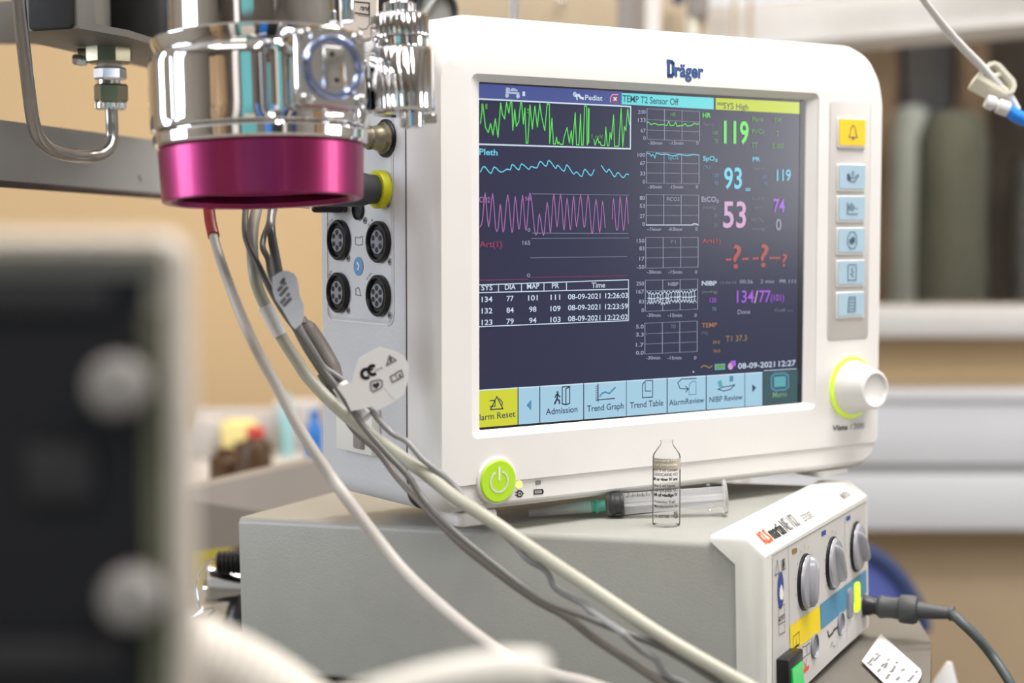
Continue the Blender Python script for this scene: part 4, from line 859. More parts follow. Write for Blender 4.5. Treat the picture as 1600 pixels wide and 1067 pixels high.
# paper tags
def papertag(name, label, poly, depth, m, tilt=0.0, bend=.0):
    cx = sum(p_[0] for p_ in poly)/len(poly); cy = sum(p_[1] for p_ in poly)/len(poly); base = at(cx, cy, depth)
    t = thing(name, label, 'tag', base); pl = Plane(t, (0, 0, 0), (math.cos(tilt), math.sin(tilt), 0), (0, 0, 1)); b = MB()
    pp = list(reversed([pl.px(*p_) for p_ in poly]))
    n = len(pp)
    if sum(pp[i][0]*pp[(i+1) % n][1]-pp[(i+1) % n][0]*pp[i][1] for i in range(n)) < 0: pp = pp[::-1]
    b.loft([[pl.pt(a, c, l) for a, c in pp] for l in (-.0002, .0002)], m); b.build('paper', t, 10); return t, Plane(t, tuple(pl.N*.0002), pl.A, pl.B)
q3 = lambda *p: Zc(300, 300, 4.105, *p)
t1, pl1 = papertag('barcode_tag', 'pale bluish folded paper tag with faint print lines on the cable bundle', q3((515, 545), (560, 515), (605, 503), (650, 520), (672, 548), (683, 600), (690, 665), (716, 720), (716, 800), (708, 835), (662, 880), (640, 860), (580, 755), (535, 690), (518, 640)), .878, 'paper_blue', .25)
b = MB()
for k, (xa, ya, xb, yb) in enumerate(((572, 585, 592, 555), (555, 630, 600, 580), (568, 662, 612, 610), (572, 710, 625, 650), (590, 728, 636, 680))):
    for j in range(4):
        if j == 2 and k % 2: continue
        x0, y0 = xa+(xb-xa)*j/4, ya+(yb-ya)*j/4; b.line(pl1, q3((x0, y0), (x0+(xb-xa)*.18, y0+(yb-ya)*.18)), .0016, 'print_grey', .0002)
b.build('tag_print', t1)
q8 = lambda *p: Zc(520, 520, 6.669, *p)
t2, pl2 = papertag('certification_tag', 'white folded paper tag with CE mark and heart symbol, in front of the monitor side', q8((45, 570), (75, 535), (95, 548), (200, 512), (235, 370), (270, 262), (380, 202), (490, 145), (640, 182), (742, 242), (792, 330), (782, 500), (742, 642), (660, 702), (482, 797), (400, 770), (190, 815), (130, 690)), .876, 'paper', .3)
b = MB(); K = 'print_black'
for c0, op in (((345, 425), 0), ((415, 388), 1)):
    pt_ = [(c0[0]+46*math.cos(t)*.95 + (0 if not op else 0), c0[1]+46*math.sin(t)) for t in [math.radians(a) for a in range(55, 290, 18)]]
    b.line(pl2, q8(*pt_), .0016, K)
b.line(pl2, q8((372, 392), (412, 378)), .0012, K); b.text(pl2, '0123 max', q8((442, 405))[0], q8((522, 368))[0], 4.0, 'print_grey')
b.line(pl2, q8((590, 240), (562, 335), (658, 285)), .0009, 'print_grey', closed=True); b.line(pl2, q8((598, 262), (606, 300)), .0009, K)
b.line(pl2, q8((392, 520), (405, 505), (480, 488), (512, 500), (515, 545), (500, 575), (425, 612), (400, 590)), .0008, 'print_grey', closed=True)
b.poly(pl2, q8((452, 582), (412, 550), (420, 522), (445, 530), (462, 512), (486, 525), (482, 552)), K, .0003)
b.line(pl2, q8((600, 455), (652, 425), (680, 402), (715, 392), (732, 455), (700, 470), (680, 485), (622, 512)), .0008, 'print_grey', closed=True); b.line(pl2, q8((655, 430), (672, 485)), .0006, 'print_grey'); b.poly(pl2, q8((685, 432), (700, 425), (712, 460), (695, 465)), K, .0003)
b.build('tag_print', t2)
b = MB(); b.line(pl2, q8((535, 572), (640, 690)), .0003, 'panel_grey'); b.build('fold_line', t2)

# ------------------------------------------------------------------ anaesthetic machine block, fittings, pipe, rail
def prism(name, pts, h, m, label=None, cat=None, parent=None, dirn=(0, 0, 1), kind=None):
    b = MB(); d = Vector(dirn)*h; P = [Vector(p_) for p_ in pts]; n = sum(((P[i]-P[0]).cross(P[i+1]-P[0]) for i in range(1, len(P)-1)), Vector())
    if n.dot(d) < 0: P = P[::-1]
    b.loft([P, [p_+d for p_ in P]], m); o = b.build(name, parent, 10)
    if label or kind: tag(o, label, cat, None, kind)
    return o
zb = EYE.z+.1025
blk = thing('machine_block', 'cast grey machine block with a black square recess, top left corner', 'machine block', (0, 0, 0))
prism('base_plate', [on_z(*p_, zb) for p_ in ((26, 50), (122, 44), (200, 58), (285, 84), (285, 118), (44, 66))], .004, 'cast_grey', parent=blk)
prism('casting', [on_z(*p_, zb)+Vector((0, 0, .004)) for p_ in ((26, 50), (122, 44), (150, 49), (175, 96), (44, 66))], .21, 'cast_grey', parent=blk)
pA, pB = on_z(26, 50, zb), on_z(122, 44, zb)
dx = (pB-pA).normalized(); nn = Vector((dx.y, -dx.x, 0)); 
b = MB(); R = Matrix((dx, Vector((0, 0, 1)), -nn)).transposed()
b.rbox((pA+pB)/2+nn*.0015+Vector((.004, 0, .035)), (.031, .070, .004), .003, 'black_matte', R); b.build('recess_panel', blk)
b = MB(); b.lathe(on_z(214, 88, zb+.0045), (0, 0, 1), [(0, .026), (.004, .0275), (.2, .0275)], 'black_plastic', 48); b.build('mount_column', blk)
df = 1.06; fit = thing('gas_fitting', 'stack of hexagonal steel and brass pipe nuts under the machine block', 'pipe fitting', at(172, 172, df))
sf = df/2738; fz = lambda y: (172-y)*sf
def hexnut(name, y0, y1, r, m, dx_=0, sd_=6, rot_=.3):
    b = MB(); o = Vector((dx_*sf, 0, 0)); L = []
    for z, k in ((fz(y1), .90), (fz(y1)+.0012, 1), (fz(y0)-.0012, 1), (fz(y0), .90)):
        L.append([o+Vector((math.cos(rot_+i*2*PI/sd_)*r*sf*k, math.sin(rot_+i*2*PI/sd_)*r*sf*k, z)) for i in range(sd_)])
    b.loft(L, m); return b.build(name, fit, 25)
hexnut('flange', 72, 101, 36, 'brass_dark', 0, 8, .5); hexnut('hex_nut', 106, 126, 25, 'chrome_soft', 1); hexnut('brass_nut', 132, 160, 26, 'brass_dark', 2, 6, .1)
b = MB(); b.lathe((0, 0, fz(108)), (0, 0, 1), [(0, 19*sf), (.0048, 19*sf)], 'paper', 28); b.lathe((0, 0, fz(132)), (0, 0, 1), [(0, 19*sf), (.003, 18*sf)], 'chrome_soft', 28); b.lathe((.0006, 0, fz(172)), (0, 0, 1), [(0, 21*sf), (.001, 24*sf), (.004, 24*sf), (.0048, 21*sf)], 'chrome_soft', 96, mod=kn(24, .06)); b.build('neck_rings', fit)
b = MB(); c = Vector(((130-172)*sf, -.004, fz(96))); b.lathe(c, (-1, 0, .1), [(-.004, .003), (.0, .0036), (.003, .0034), (.0045, .0028)], 'chrome_soft', 12); b.rbox(c+Vector((.001, 0, .004)), (.006, .004, .006), .001, 'brass_dark'); b.build('clamp_screw', fit)
pp = [at(*p_) for p_ in ((174, 170, df), (175, 190, df), (175, 214, df), (170, 232, 1.055), (156, 242, 1.05), (135, 245, 1.04), (110, 243, 1.02), (82, 235, 1.0), (62, 217, .985), (52, 190, .975), (46, 150, .965), (40, 100, .955), (33, 40, .945), (27, -25, .935), (24, -60, .93))]
b = MB(); b.tube(pp, .0037, 'steel', 20); o = b.build('gas_pipe'); tag(o, 'bent steel pipe rising at the left edge and joining the brass nuts', 'pipe')
R0 = [at(-80, 176.5, .995), at(300, 226.5, 1.25), at(300, 306.5, 1.25), at(-80, 277, .995)]
rl = thing('machine_rail', 'flat brushed grey metal rail crossing the tan wall at left', 'rail', R0[3])
prism('rail_bar', [p_-R0[3] for p_ in R0], .02, 'aluminium', parent=rl, dirn=(-.3, .95, 0))
b = MB(); lo = [R0[3]-R0[3], R0[2]-R0[3]]; b.tube([lo[0]+Vector((0, .006, -.0010)), lo[1]+Vector((0, .006, -.0010))], .0026, 'seam', 8, sm=False); b.build('rail_lip', rl)
b = MB(); RP = Plane(rl, tuple(R0[0]-R0[3]), (R0[1]-R0[0]).normalized(), (0, 0, 1)); 
b.line(RP, [(216, 262), (219, 270)], .0012, 'seam', .0006); b.build('scratch_mark', rl); b = MB(); b.line(RP, [(115, 225), (117, 230)], .001, 'seam', .0006); b.build('scratch_mark', rl)
b = MB(); c = at(0, 35, 1.2); b.rbox(c, (.06, .02, .028), .002, 'tray_grey'); b.build('rear_bracket', blk)

# ------------------------------------------------------------------ shelf, tray and things round the box
ME = frame(esu); SH = Plane(esu, (0, 0, HB-.0016), (1, 0, 0), (0, 1, 0))
c3 = ME.to_3x3() @ Vector((0, 0, 1))
sp_ = [ME @ SH.P(*p_) for p_ in ((1416, 938), (1455, 1002), (1452, 1100), (1000, 1160), (420, 1100), (200, 1040), (420, 1010), (900, 960))]
sh = thing('equipment_shelf', 'dark taupe equipment shelf carrying the electrosurgical box', 'shelf', sp_[0])
prism('shelf_board', [p_-sp_[0] for p_ in (sp_[0], sp_[1], sp_[2], sp_[3], sp_[4], sp_[5], ME @ SH.pt(-.02, .50), ME @ SH.pt(W+.03, .50))], .018, 'shelf_taupe', parent=sh, dirn=-c3)
lb = thing('shelf_label', 'white printed label lying on the shelf corner under the round plug', 'label', sp_[0])
q5 = lambda *p: Zc(1300, 900, 5.333, *p)
LPn = Plane(lb, tuple((ME @ SH.P(1400, 1030))+c3*.002-sp_[0]), (ME.to_3x3() @ Vector((1, 0, 0))), (ME.to_3x3() @ Vector((0, 1, 0))))
poly = [LPn.px(*p_) for p_ in q5((405, 485), (735, 775), (748, 805), (742, 840), (660, 980), (500, 980), (430, 891), (248, 710))]
area2 = sum(poly[i][0]*poly[(i+1) % 8][1]-poly[(i+1) % 8][0]*poly[i][1] for i in range(8))
if area2 < 0: poly = poly[::-1]
b = MB(); b.loft([[LPn.pt(a, c, l) for a, c in poly] for l in (-.0004, .0002)], 'paper'); b.build('label_paper', lb, 10)
b = MB()
for ln in (((300, 735), (385, 640)), ((318, 748), (405, 655)), ((385, 800), (435, 730)), ((440, 770), (475, 690)), ((452, 860), (500, 790)), ((500, 800), (548, 715)), ((540, 870), (560, 845)), ((575, 800), (610, 770)), ((640, 880), (715, 790))):
    (x0, y0), (x1, y1) = ln; n = 5
    for k in range(n):
        if (k+x0) % 4 == 3: continue
        b.line(LPn, q5((x0+(x1-x0)*k/n, y0+(y1-y0)*k/n), (x0+(x1-x0)*(k+.6)/n, y0+(y1-y0)*(k+.6)/n)), .0016, 'print_grey', .0004)
b.build('label_print', lb)
b = MB(); c = ME @ SH.P(1415, 965); b.lathe(c, (0, 0, 1), [(-.001, .0018), (.006, .0012), (.0065, .0006)], 'paper', 14); tag(b.build('shelf_clip'), 'tiny white peg at the shelf edge under the round plug', 'peg')
b = MB(); c = at(1466, 1075, 1.15); b.lathe(c-Vector((0, 0, .03)), (.15, 0, 1), [(0, .016), (.034, .008), (.048, .002)], 'paper', 24); tag(b.build('paper_cone'), 'small white pointed thing low beside the shelf corner', 'paper')
TR = [at(255, 775, 1.30), at(520, 714, 1.42), at(600, 735, 1.42), at(600, 830, 1.42), at(520, 800, 1.42), at(300, 856, 1.30), at(255, 866, 1.30)]
prism('drawer_tray', [TR[0], TR[1], TR[2], TR[3], TR[6]], .03, 'drawer_grey', 'grey blurred drawer front sloping up behind the electrosurgical box', 'tray', dirn=(-.2, .97, 0))
hs = thing('corrugated_hose', 'black ribbed hose end behind the left side of the grey box', 'hose', at(375, 877, 1.13))
b = MB(); p0 = Vector((.0, 0, 0)); dr = Vector((-1, .05, -.05)).normalized(); prof = []
for k in range(9): prof += [(k*.0030, .0068), (k*.0030+.0010, .0080), (k*.0030+.0020, .0080), (k*.0030+.0028, .0068)]
b.lathe(p0+Vector((.012, 0, 0)), dr, prof, 'hose_black', 28); b.build('ribbed_tube', hs)
b = MB(); b.tube([p0+dr*.014+Vector((0, -.004, .004)), p0+dr*.024+Vector((0, -.002, -.002)), p0+dr*.030+Vector((0, 0, -.014)), p0+dr*.028+Vector((0, 0, -.03))], .0010, 'chrome_soft', 8); b.build('wire_clip', hs)
cb_ = thing('chrome_cone', 'shiny chrome cone under the black ribbed hose', 'chrome fitting', at(352, 915, 1.14))
b = MB(); b.lathe((0, 0, 0), (-1, -.3, .15), [(-.02, .008), (-.006, .010), (.006, .0125), (.013, .0130), (.0135, .0100), (.0, .004)], 'chrome', 40); b.build('cone', cb_)
b = MB(); b.lathe((.012, 0, -.012), (0, 0, -1), [(-.012, .004), (0, .010), (.02, .016), (.05, .018)], 'rubber_black', 32); b.lathe((-.014, 0, -.0185), (1, 0, .45), [(-.012, .001), (0, .005), (.008, .001)], 'chrome_soft', 20); b.build('lower_body', cb_)
c = at(328, 850, 1.6); b = MB(); b.rbox((c.x, 1.6, c.z/2+.001), (.035, .03, c.z), .004, 'bin_yellow'); tag(b.build('yellow_bin'), 'narrow yellow bin glimpsed under the drawer front', 'bin')
c = at(362, 840, 1.6); b = MB(); b.rbox((c.x+.030, 1.6, c.z/2+.001), (.05, .03, c.z), .004, 'bottle_brown'); tag(b.build('brown_bin'), 'dark brown bin glimpsed under the drawer front beside the yellow one', 'bin')
# things on the counter behind
dc = 2.0; zc_ = at(400, 745, dc).z
prism('counter_top', [Vector((-1.3, 1.75, zc_)), Vector((-.12, 1.75, zc_)), Vector((-.12, 2.45, zc_)), Vector((-1.3, 2.45, zc_))], .03, 'pack_white', 'pale counter top holding small bottles and packs, far left background', 'counter', dirn=(0, 0, -1))
for m_, s_x in (('white_plastic', -1.25), ('white_plastic', -.17)): pass
def cbox(name, x0, x1, y0, y1, d, m, label, cat, w=.05):
    a, c = at(x0, y1, d), at(x1, y0, d); b = MB(); z0_ = min(a.z, c.z) if y1 < 742 else zc_; z1_ = c.z
    b.rbox(((a.x+c.x)/2, d+w/2, (zc_+z1_)/2), (c.x-a.x, w, z1_-zc_), .004, m); return tag(b.build(name), label, cat)
cbox('supply_pack', 296, 345, 655, 745, 2.15, 'pack_white', 'white pack standing furthest left on the counter', 'pack')
cbox('supply_box', 345, 395, 660, 745, 2.12, 'label_yellow', 'cream yellow box on the counter behind the brown bottle', 'box')
cbox('supply_pack', 425, 500, 628, 745, 2.22, 'pack_white', 'large white pack on the counter behind the blue bottle', 'pack')
cbox('supply_pack', 300, 430, 640, 745, 2.32, 'pack_white', 'wide white pack on the counter behind the yellow box', 'pack', .03)
def bottle(name, x, y0, r, d, m, label, cap=None, capl=None):
    c = at(x, 740, d); z1 = at(x, y0, d).z; h = z1-zc_; t = thing(name, label, 'bottle', (c.x, d, zc_)); rr = r*d/2738
    b = MB(); b.lathe((0, 0, 0), (0, 0, 1), [(0, rr*.95), (.002, rr), (h*.66, rr), (h*.78, rr*.8), (h*.84, rr*.45), (h*.9, rr*.45)], m, 28); b.build('bottle_body', t)
    b = MB(); b.lathe((0, 0, h*.86), (0, 0, 1), [(0, rr*.55), (h*.14, rr*.55)], cap or m, 24); b.build('bottle_cap', t, label=capl)
bottle('medicine_bottle', 350, 700, 24, 1.95, 'bottle_brown', 'squat dark brown bottle on the counter, left of the red capped one')
bottle('medicine_bottle', 400, 668, 26, 1.92, 'bottle_brown', 'brown bottle with a red cap on the counter', 'red_plastic', 'red cap')
bottle('medicine_bottle', 380, 690, 26, 2.02, 'bottle_brown', 'brown bottle directly behind the red capped one')
bottle('blue_bottle', 492, 640, 14, 2.0, 'bottle_blue', 'bright blue bottle at the monitor edge on the counter')
bottle('pale_cup', 448, 615, 12, 2.18, 'cyan_cup', 'pale cyan slim container at the back of the counter')

# ------------------------------------------------------------------ blurred equipment close to the lens
dF = .385; fg = thing('ventilator_unit', 'large blurred cream framed black unit with two grey knobs, near left', 'medical device', at(100, 1100, dF))
g0 = fg.location; FG = Plane(fg, (0, 0, 0), (1, 0, 0), (0, 0, 1))
xo = FG.px(297, 700)[0]; xi = FG.px(262, 700)[0]; zt = FG.px(150, 362)[1]; zi = FG.px(150, 393)[1]; xl = FG.px(-500, 700)[0]; zb_ = FG.px(100, 1500)[1]
b = MB()
o1 = [Vector((x, .0, z)) for x, z in rrect(xl, xo, zb_, zt, .006, 6)]; i1 = [Vector((x, .0, z)) for x, z in rrect(xl+.01, xi, zb_+.01, zi, .003, 6)]
b.loft([[p_+Vector((-.002, .018, -.001)) for p_ in o1], [p_+Vector((0, .003, 0)) for p_ in o1], [Vector((x, 0, z)) for x, z in rrect(xl+.002, xo-.002, zb_+.002, zt-.002, .005, 6)], i1, [p_+Vector((0, .008, 0)) for p_ in i1]], 'cream_enamel'); b.build('case', fg)
b = MB(); b.box(((xl+xi)/2, .0085, (zb_+zi)/2), (xi-xl-.012, .003, zi-zb_-.012), 'screen_black'); b.build('dark_panel', fg)
b = MB(); a0 = FG.px(215, 600)[0]; b.box(((a0+xi)/2+.0000, .0055, (zb_+zi)/2-.003), (xi-a0-.001, .004, zi-zb_-.02), 'olive_dark'); b.build('side_strip', fg)
for xa, xb, ya, yb in ((-60, 165, 440, 490), (30, 140, 700, 790), (-60, 190, 1010, 1060)):
    (a0, z0), (a1, z1) = FG.px(xa, yb), FG.px(xb, ya); b = MB(); b.rbox(((a0+a1)/2, .0055, (z0+z1)/2), (a1-a0, .003, z1-z0), .001, 'panel_charcoal', e=.0005) ; b.build('label_plate', fg)
for x, y, r in ((190, 600, .0066), (212, 927, .0066)):
    a0, z0 = FG.px(x, y); b = MB(); b.lathe((a0, .006, z0), (0, -1, 0), [(0, r*.7), (.004, r*.8), (.006, r), (.012, r), (.0145, r*.85), (.0155, r*.5)], 'knob_grey', 40, mod=kn(12, .06)); b.build('control_knob', fg)
wh = thing('breathing_hose', 'blurred white ribbed breathing hose at the bottom left', 'hose', at(400, 1120, .50))
base = wh.location
def ribtube(pts, r, m, pitch=.004, amp=.08):
    P = smooth_path([p_-base for p_ in pts], 24); Ln = sum((P[i+1]-P[i]).length for i in range(len(P)-1)); n = int(Ln/pitch*4); acc = [0]
    for i in range(len(P)-1): acc.append(acc[-1]+(P[i+1]-P[i]).length)
    Q = []
    for k in range(n+1):
        s_ = Ln*k/n; i = max(j for j in range(len(P)) if acc[j] <= s_+1e-9); i = min(i, len(P)-2); Q.append(P[i]+(P[i+1]-P[i])*((s_-acc[i])/max(1e-9, acc[i+1]-acc[i])))
    b = MB(); b.tube(Q, [r*(1+amp*(1 if k % 4 in (0, 1) else -1)) for k in range(len(Q))], m, 24, sm=False); return b
ribtube([at(180, 985, .48), at(290, 1022, .49), at(400, 1075, .50), at(500, 1150, .51), at(560, 1230, .52)], .0115, 'hose_white').build('ribbed_tube', wh)
base = at(740, 1120, .46); wc = thing('white_tray_edge', 'blurred white rounded edge near the lens at bottom centre', 'tray', base)
b = MB(); b.tube([p_-base for p_ in (at(520, 1125, .46), at(610, 1093, .46), at(700, 1068, .46), at(790, 1056, .46), at(835, 1056, .46))], [.007, .0066, .0064, .0068, .0068], 'hose_white', 24); b.lathe(at(835, 1056, .46)-base, (1, 0, .02), [(-.002, .0068), (.002, .0064), (.004, .0045)], 'hose_white', 24); b.build('rim', wc)

# ------------------------------------------------------------------ drip line with clamp
iv = thing('drip_line', 'clear infusion line with cream roller clamp and blue connector, upper right', 'infusion line', at(1556, 124, 1.12)); base = iv.location; di = 1.12
b = MB(); b.tube([at(*p_)-base for p_ in ((1425, -40, 1.0), (1440, -5, 1.03), (1458, 20, 1.06), (1478, 45, 1.08), (1505, 75, 1.10), (1530, 100, 1.115), (1560, 132, di), (1578, 152, di), (1590, 172, di))], [.0017, .0022, .0027, .0027, .0024], 'clear_plastic' if False else 'paper', 14); b.build('tubing', iv)
cp_ = Plane(iv, (0, -.004, 0), (1, 0, 0), (0, 0, 1)); qc = lambda *p: Zc(1360, 0, 4.104, *p)
co = [cp_.px(*p_) for p_ in qc((680, 500), (715, 440), (760, 398), (800, 390), (835, 405), (930, 510), (940, 550), (925, 590), (885, 602), (860, 600), (690, 500))][:-1]
ci = [cp_.px(*p_) for p_ in qc((722, 490), (738, 455), (770, 425), (800, 412), (822, 425), (905, 520), (912, 550), (905, 572), (885, 580), (862, 575))]
b = MB(); n = 10; V = [cp_.pt(*p_, 0) for p_ in co]+[cp_.pt(*p_, 0) for p_ in ci]; Bk = [v+Vector((-.003, .010, -.006)) for v in V]
fs = []
for i in range(n):
    j = (i+1) % n; fs += [(i, j, n+j, n+i), (2*n+j, 2*n+i, 3*n+i, 3*n+j), (j, i, 2*n+i, 2*n+j), (n+i, n+j, 3*n+j, 3*n+i)]
b.add(V+Bk, fs, 'clamp_cream'); c1, c2 = cp_.P(*qc((738, 488))[0]), cp_.P(*qc((885, 575))[0]); b.tube([c1+Vector((0, .003, 0)), c2+Vector((0, .003, 0))], .0016, 'clamp_cream', 8, sm=False); b.tube([cp_.P(*qc((800, 490))[0])+Vector((0, .003, 0)), cp_.P(*qc((850, 470))[0])+Vector((0, .003, 0))], .002, 'clamp_cream', 8, sm=False); b.build('roller_clamp', iv, 30, label='cream plastic roller clamp')
b = MB(); a_, c_ = cp_.P(*qc((760, 655))[0]), cp_.P(*qc((875, 700))[0]); dd = (c_-a_).normalized(); b.lathe(a_, dd, [(-.002, .0040), (0, .0046), (.0035, .0046), (.004, .0032), (.0055, .0032), (.006, .0048), (.013, .0048), (.0135, .003)], 'paper', 28, mod=kn(12, .05)); b.build('port_cap', iv)
b = MB(); b.tube([c_, cp_.P(*qc((930, 740))[0]), cp_.P(*qc((990, 765))[0]), cp_.P(*qc((1080, 790))[0])], [.0040, .0044, .0046, .0040], 'blue_plastic', 18); b.build('connector', iv, label='bright blue connector')

# ------------------------------------------------------------------ bits showing over the monitor
def pole(name, x, r, d, m, label, y0=-60, y1=110, cat='pole'):
    p0_, p1_ = at(x, y1, d), at(x, y0, d); b = MB(); rr = r*d/2738; z0_ = p0_.z - .5
    b.lathe((p0_.x, d, .001), (0, 0, 1), [(0, rr), (2.2, rr)], m, 24); return tag(b.build(name), label, cat)
pole('drip_stand', 804, 6.5, 1.7, 'steel', 'thin dark steel pole rising behind the monitor, left of the others')
pole('drip_stand', 986, 22, 1.9, 'tray_grey', 'broad grey mottled column rising behind the monitor')
pole('drip_stand', 1022, 8, 1.85, 'white_plastic', 'white pole beside the broad grey column')
pole('drip_stand', 1146, 3.5, 2.0, 'tan_box', 'thin pinkish pole, left of the pair before the white housing')
pole('drip_stand', 1171, 3.8, 2.0, 'tan_box', 'thin pinkish pole, right of the pair before the white housing')
t_ = thing('suction_jar', 'grey jar with a cream tube hanging above the monitor top edge', 'jar', at(1090, 26, 1.9)); s9 = 1.9/2738
b = MB(); b.lathe((0, 0, 0), (0, 0, 1), [(0, 15*s9), (.004, 17*s9), (.05, 17*s9)], 'tray_grey', 28); b.build('jar_body', t_); b = MB(); b.lathe((-5*s9, 0, -.06), (0, 0, 1), [(0, 7*s9), (.06, 7*s9)], 'clamp_cream', 20); b.lathe((9*s9, .01, -.06), (0, 0, 1), [(0, 6*s9), (.06, 6*s9)], 'tan_box', 20); b.build('tube', t_)
b = MB(); c = at(1052, 20, 2.1); b.rbox(c, (.030, .02, .09), .003, 'tan_box'); tag(b.build('control_box'), 'pale beige box behind the white pole above the monitor', 'box')
b = MB(); c = at(1060, -6, 2.05); b.rbox(c, (.014, .02, .018), .003, 'navy_cloth'); tag(b.build('navy_knob'), 'small navy knob at the photo top edge above the beige box', 'knob')
ps = thing('machine_back_panel', 'tan back panel with a round bolt above the monitor', 'panel', at(830, 40, 2.2))
b = MB(); c = at(838, -20, 2.2)-ps.location; b.rbox(c+Vector((0, .01, 0)), (260*2.2/2738, .02, .30), .004, 'tan_box'); b.build('panel_sheet', ps)
b = MB(); b.lathe(at(878, 3, 2.18)-ps.location, (0, -1, 0), [(-.005, .006), (.004, .005), (.006, .003)], 'chrome_soft', 20); b.build('bolt', ps)
dk = thing('pressure_gauge', 'round gauge rim and black housing behind the chrome filler cap', 'gauge', at(680, 18, 1.25)); s9 = 1.25/2738
b = MB(); b.lathe((0, 0, 0), (.25, -1, .15), [(0, 34*s9), (.006, 34*s9), (.008, 31*s9), (.008, 28*s9), (.002, 26*s9)], 'rubber_black', 48); b.build('gauge_rim', dk); b = MB(); b.lathe((0, 0, 0), (.25, -1, .15), [(.0015, 27*s9), (.003, 26*s9)], 'gauge_grey', 40); b.build('gauge_face', dk)
b = MB(); b.lathe((-18*s9, -.008, -.002), (.6, 0, 1), [(-.016, 2*s9), (.0, 9*s9), (.018, 11*s9), (.03, 6*s9)], 'chrome_soft', 24); b.build('pointer_guard', dk)
b = MB(); c = at(610, -15, 1.28)-dk.location; b.rbox(c, (120*s9, .03, 120*s9), .006, 'black_matte'); b.build('housing', dk)

# ------------------------------------------------------------------ room
YB = 2.6
def struct(name, b, sharp=30): return tag(b.build(name, None, sharp), kind='structure')
def quadbox(name, x0, x1, y0, y1, z0, z1, m):
    b = MB(); b.box(((x0+x1)/2, (y0+y1)/2, (z0+z1)/2), (x1-x0, y1-y0, z1-z0), m); return struct(name, b)
XL, XR, YF, ZC = -2.6, 2.8, -2.4, 2.7
hx0 = at(1100, 300, YB).x; hx1 = XR-.05; hz0 = at(1450, 478, YB).z; hz1 = at(1450, 20, YB).z+.35; zlow = at(1450, 820, YB).z
b = MB(); 
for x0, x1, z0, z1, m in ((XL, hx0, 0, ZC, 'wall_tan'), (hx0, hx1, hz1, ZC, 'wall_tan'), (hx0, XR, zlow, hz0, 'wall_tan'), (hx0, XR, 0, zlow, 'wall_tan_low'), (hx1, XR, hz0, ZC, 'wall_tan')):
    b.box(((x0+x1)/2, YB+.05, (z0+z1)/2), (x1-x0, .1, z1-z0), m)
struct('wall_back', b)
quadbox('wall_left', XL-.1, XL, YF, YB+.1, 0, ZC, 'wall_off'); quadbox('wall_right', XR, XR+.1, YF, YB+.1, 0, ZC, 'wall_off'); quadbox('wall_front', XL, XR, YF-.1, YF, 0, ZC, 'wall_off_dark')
quadbox('floor', XL-.1, XR+.1, YF-.1, YB+1.3, -.1, 0, 'floor_vinyl'); quadbox('ceiling', XL-.1, XR+.1, YF-.1, YB+.1, ZC, ZC+.1, 'ceiling_white')
# window into the dim room behind
fy = YB-.02
b = MB(); zs0, zs1 = at(1450, 524, fy).z, at(1450, 477, fy).z; b.rbox(((hx0+hx1)/2, fy-.01, (zs0+zs1)/2), (hx1-hx0+.1, .08, zs1-zs0), .006, 'window_frame')
b.rbox((hx0-.02, fy, (hz0+hz1)/2), (.05, .06, hz1-hz0+.05), .005, 'window_frame'); struct('window_1', b)
b = MB(); b.box(((hx0+hx1)/2, YB+.05, (hz0+hz1)/2), (hx1-hx0, .006, hz1-hz0), 'glass'); struct('window_2', b)
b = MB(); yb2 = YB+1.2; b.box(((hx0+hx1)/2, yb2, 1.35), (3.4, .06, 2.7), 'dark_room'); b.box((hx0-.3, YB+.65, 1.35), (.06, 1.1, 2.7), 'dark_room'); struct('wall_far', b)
def back(name, x0, x1, y0, y1, d, m, label, cat, rnd=False, w=.06):
    a, c = at(x0, y1, d), at(x1, y0, d); b = MB(); z0_ = 0.001
    if rnd: b.lathe(((a.x+c.x)/2, d, z0_), (0, 0, 1), [(0, (c.x-a.x)/2), (c.z-z0_-.05, (c.x-a.x)/2), (c.z-z0_-.01, (c.x-a.x)*.38), (c.z-z0_, (c.x-a.x)*.2)], m, 40)
    else: b.rbox(((a.x+c.x)/2, d, (z0_+c.z)/2), (c.x-a.x, w, c.z-z0_), .01, m)
    return tag(b.build(name), label, cat)
back('gas_cylinder', 1388, 1456, 165, 480, 3.25, 'pale_green', 'pale green upright cylinder behind the dark window, nearest the monitor', 'cylinder', True)
back('gas_cylinder', 1430, 1545, 172, 480, 2.98, 'olive_dark', 'dark olive upright cylinder behind the window, right of the pale green one', 'cylinder', True)
back('door_leaf', 1300, 1400, 20, 480, 3.4, 'wood_brown', 'brown wooden door leaf behind the window beside the monitor corner', 'door')
back('cupboard_panel', 1400, 1485, 60, 480, 3.5, 'cast_grey', 'dull grey cupboard side behind the two cylinders', 'cupboard')
back('cupboard_panel', 1485, 1540, 30, 480, 3.5, 'wood_brown', 'narrow brown cupboard side in the middle of the dark window', 'cupboard')
back('cupboard_panel', 1580, 1640, 250, 480, 3.4, 'cast_grey', 'low grey cupboard at the right edge behind the window', 'cupboard')
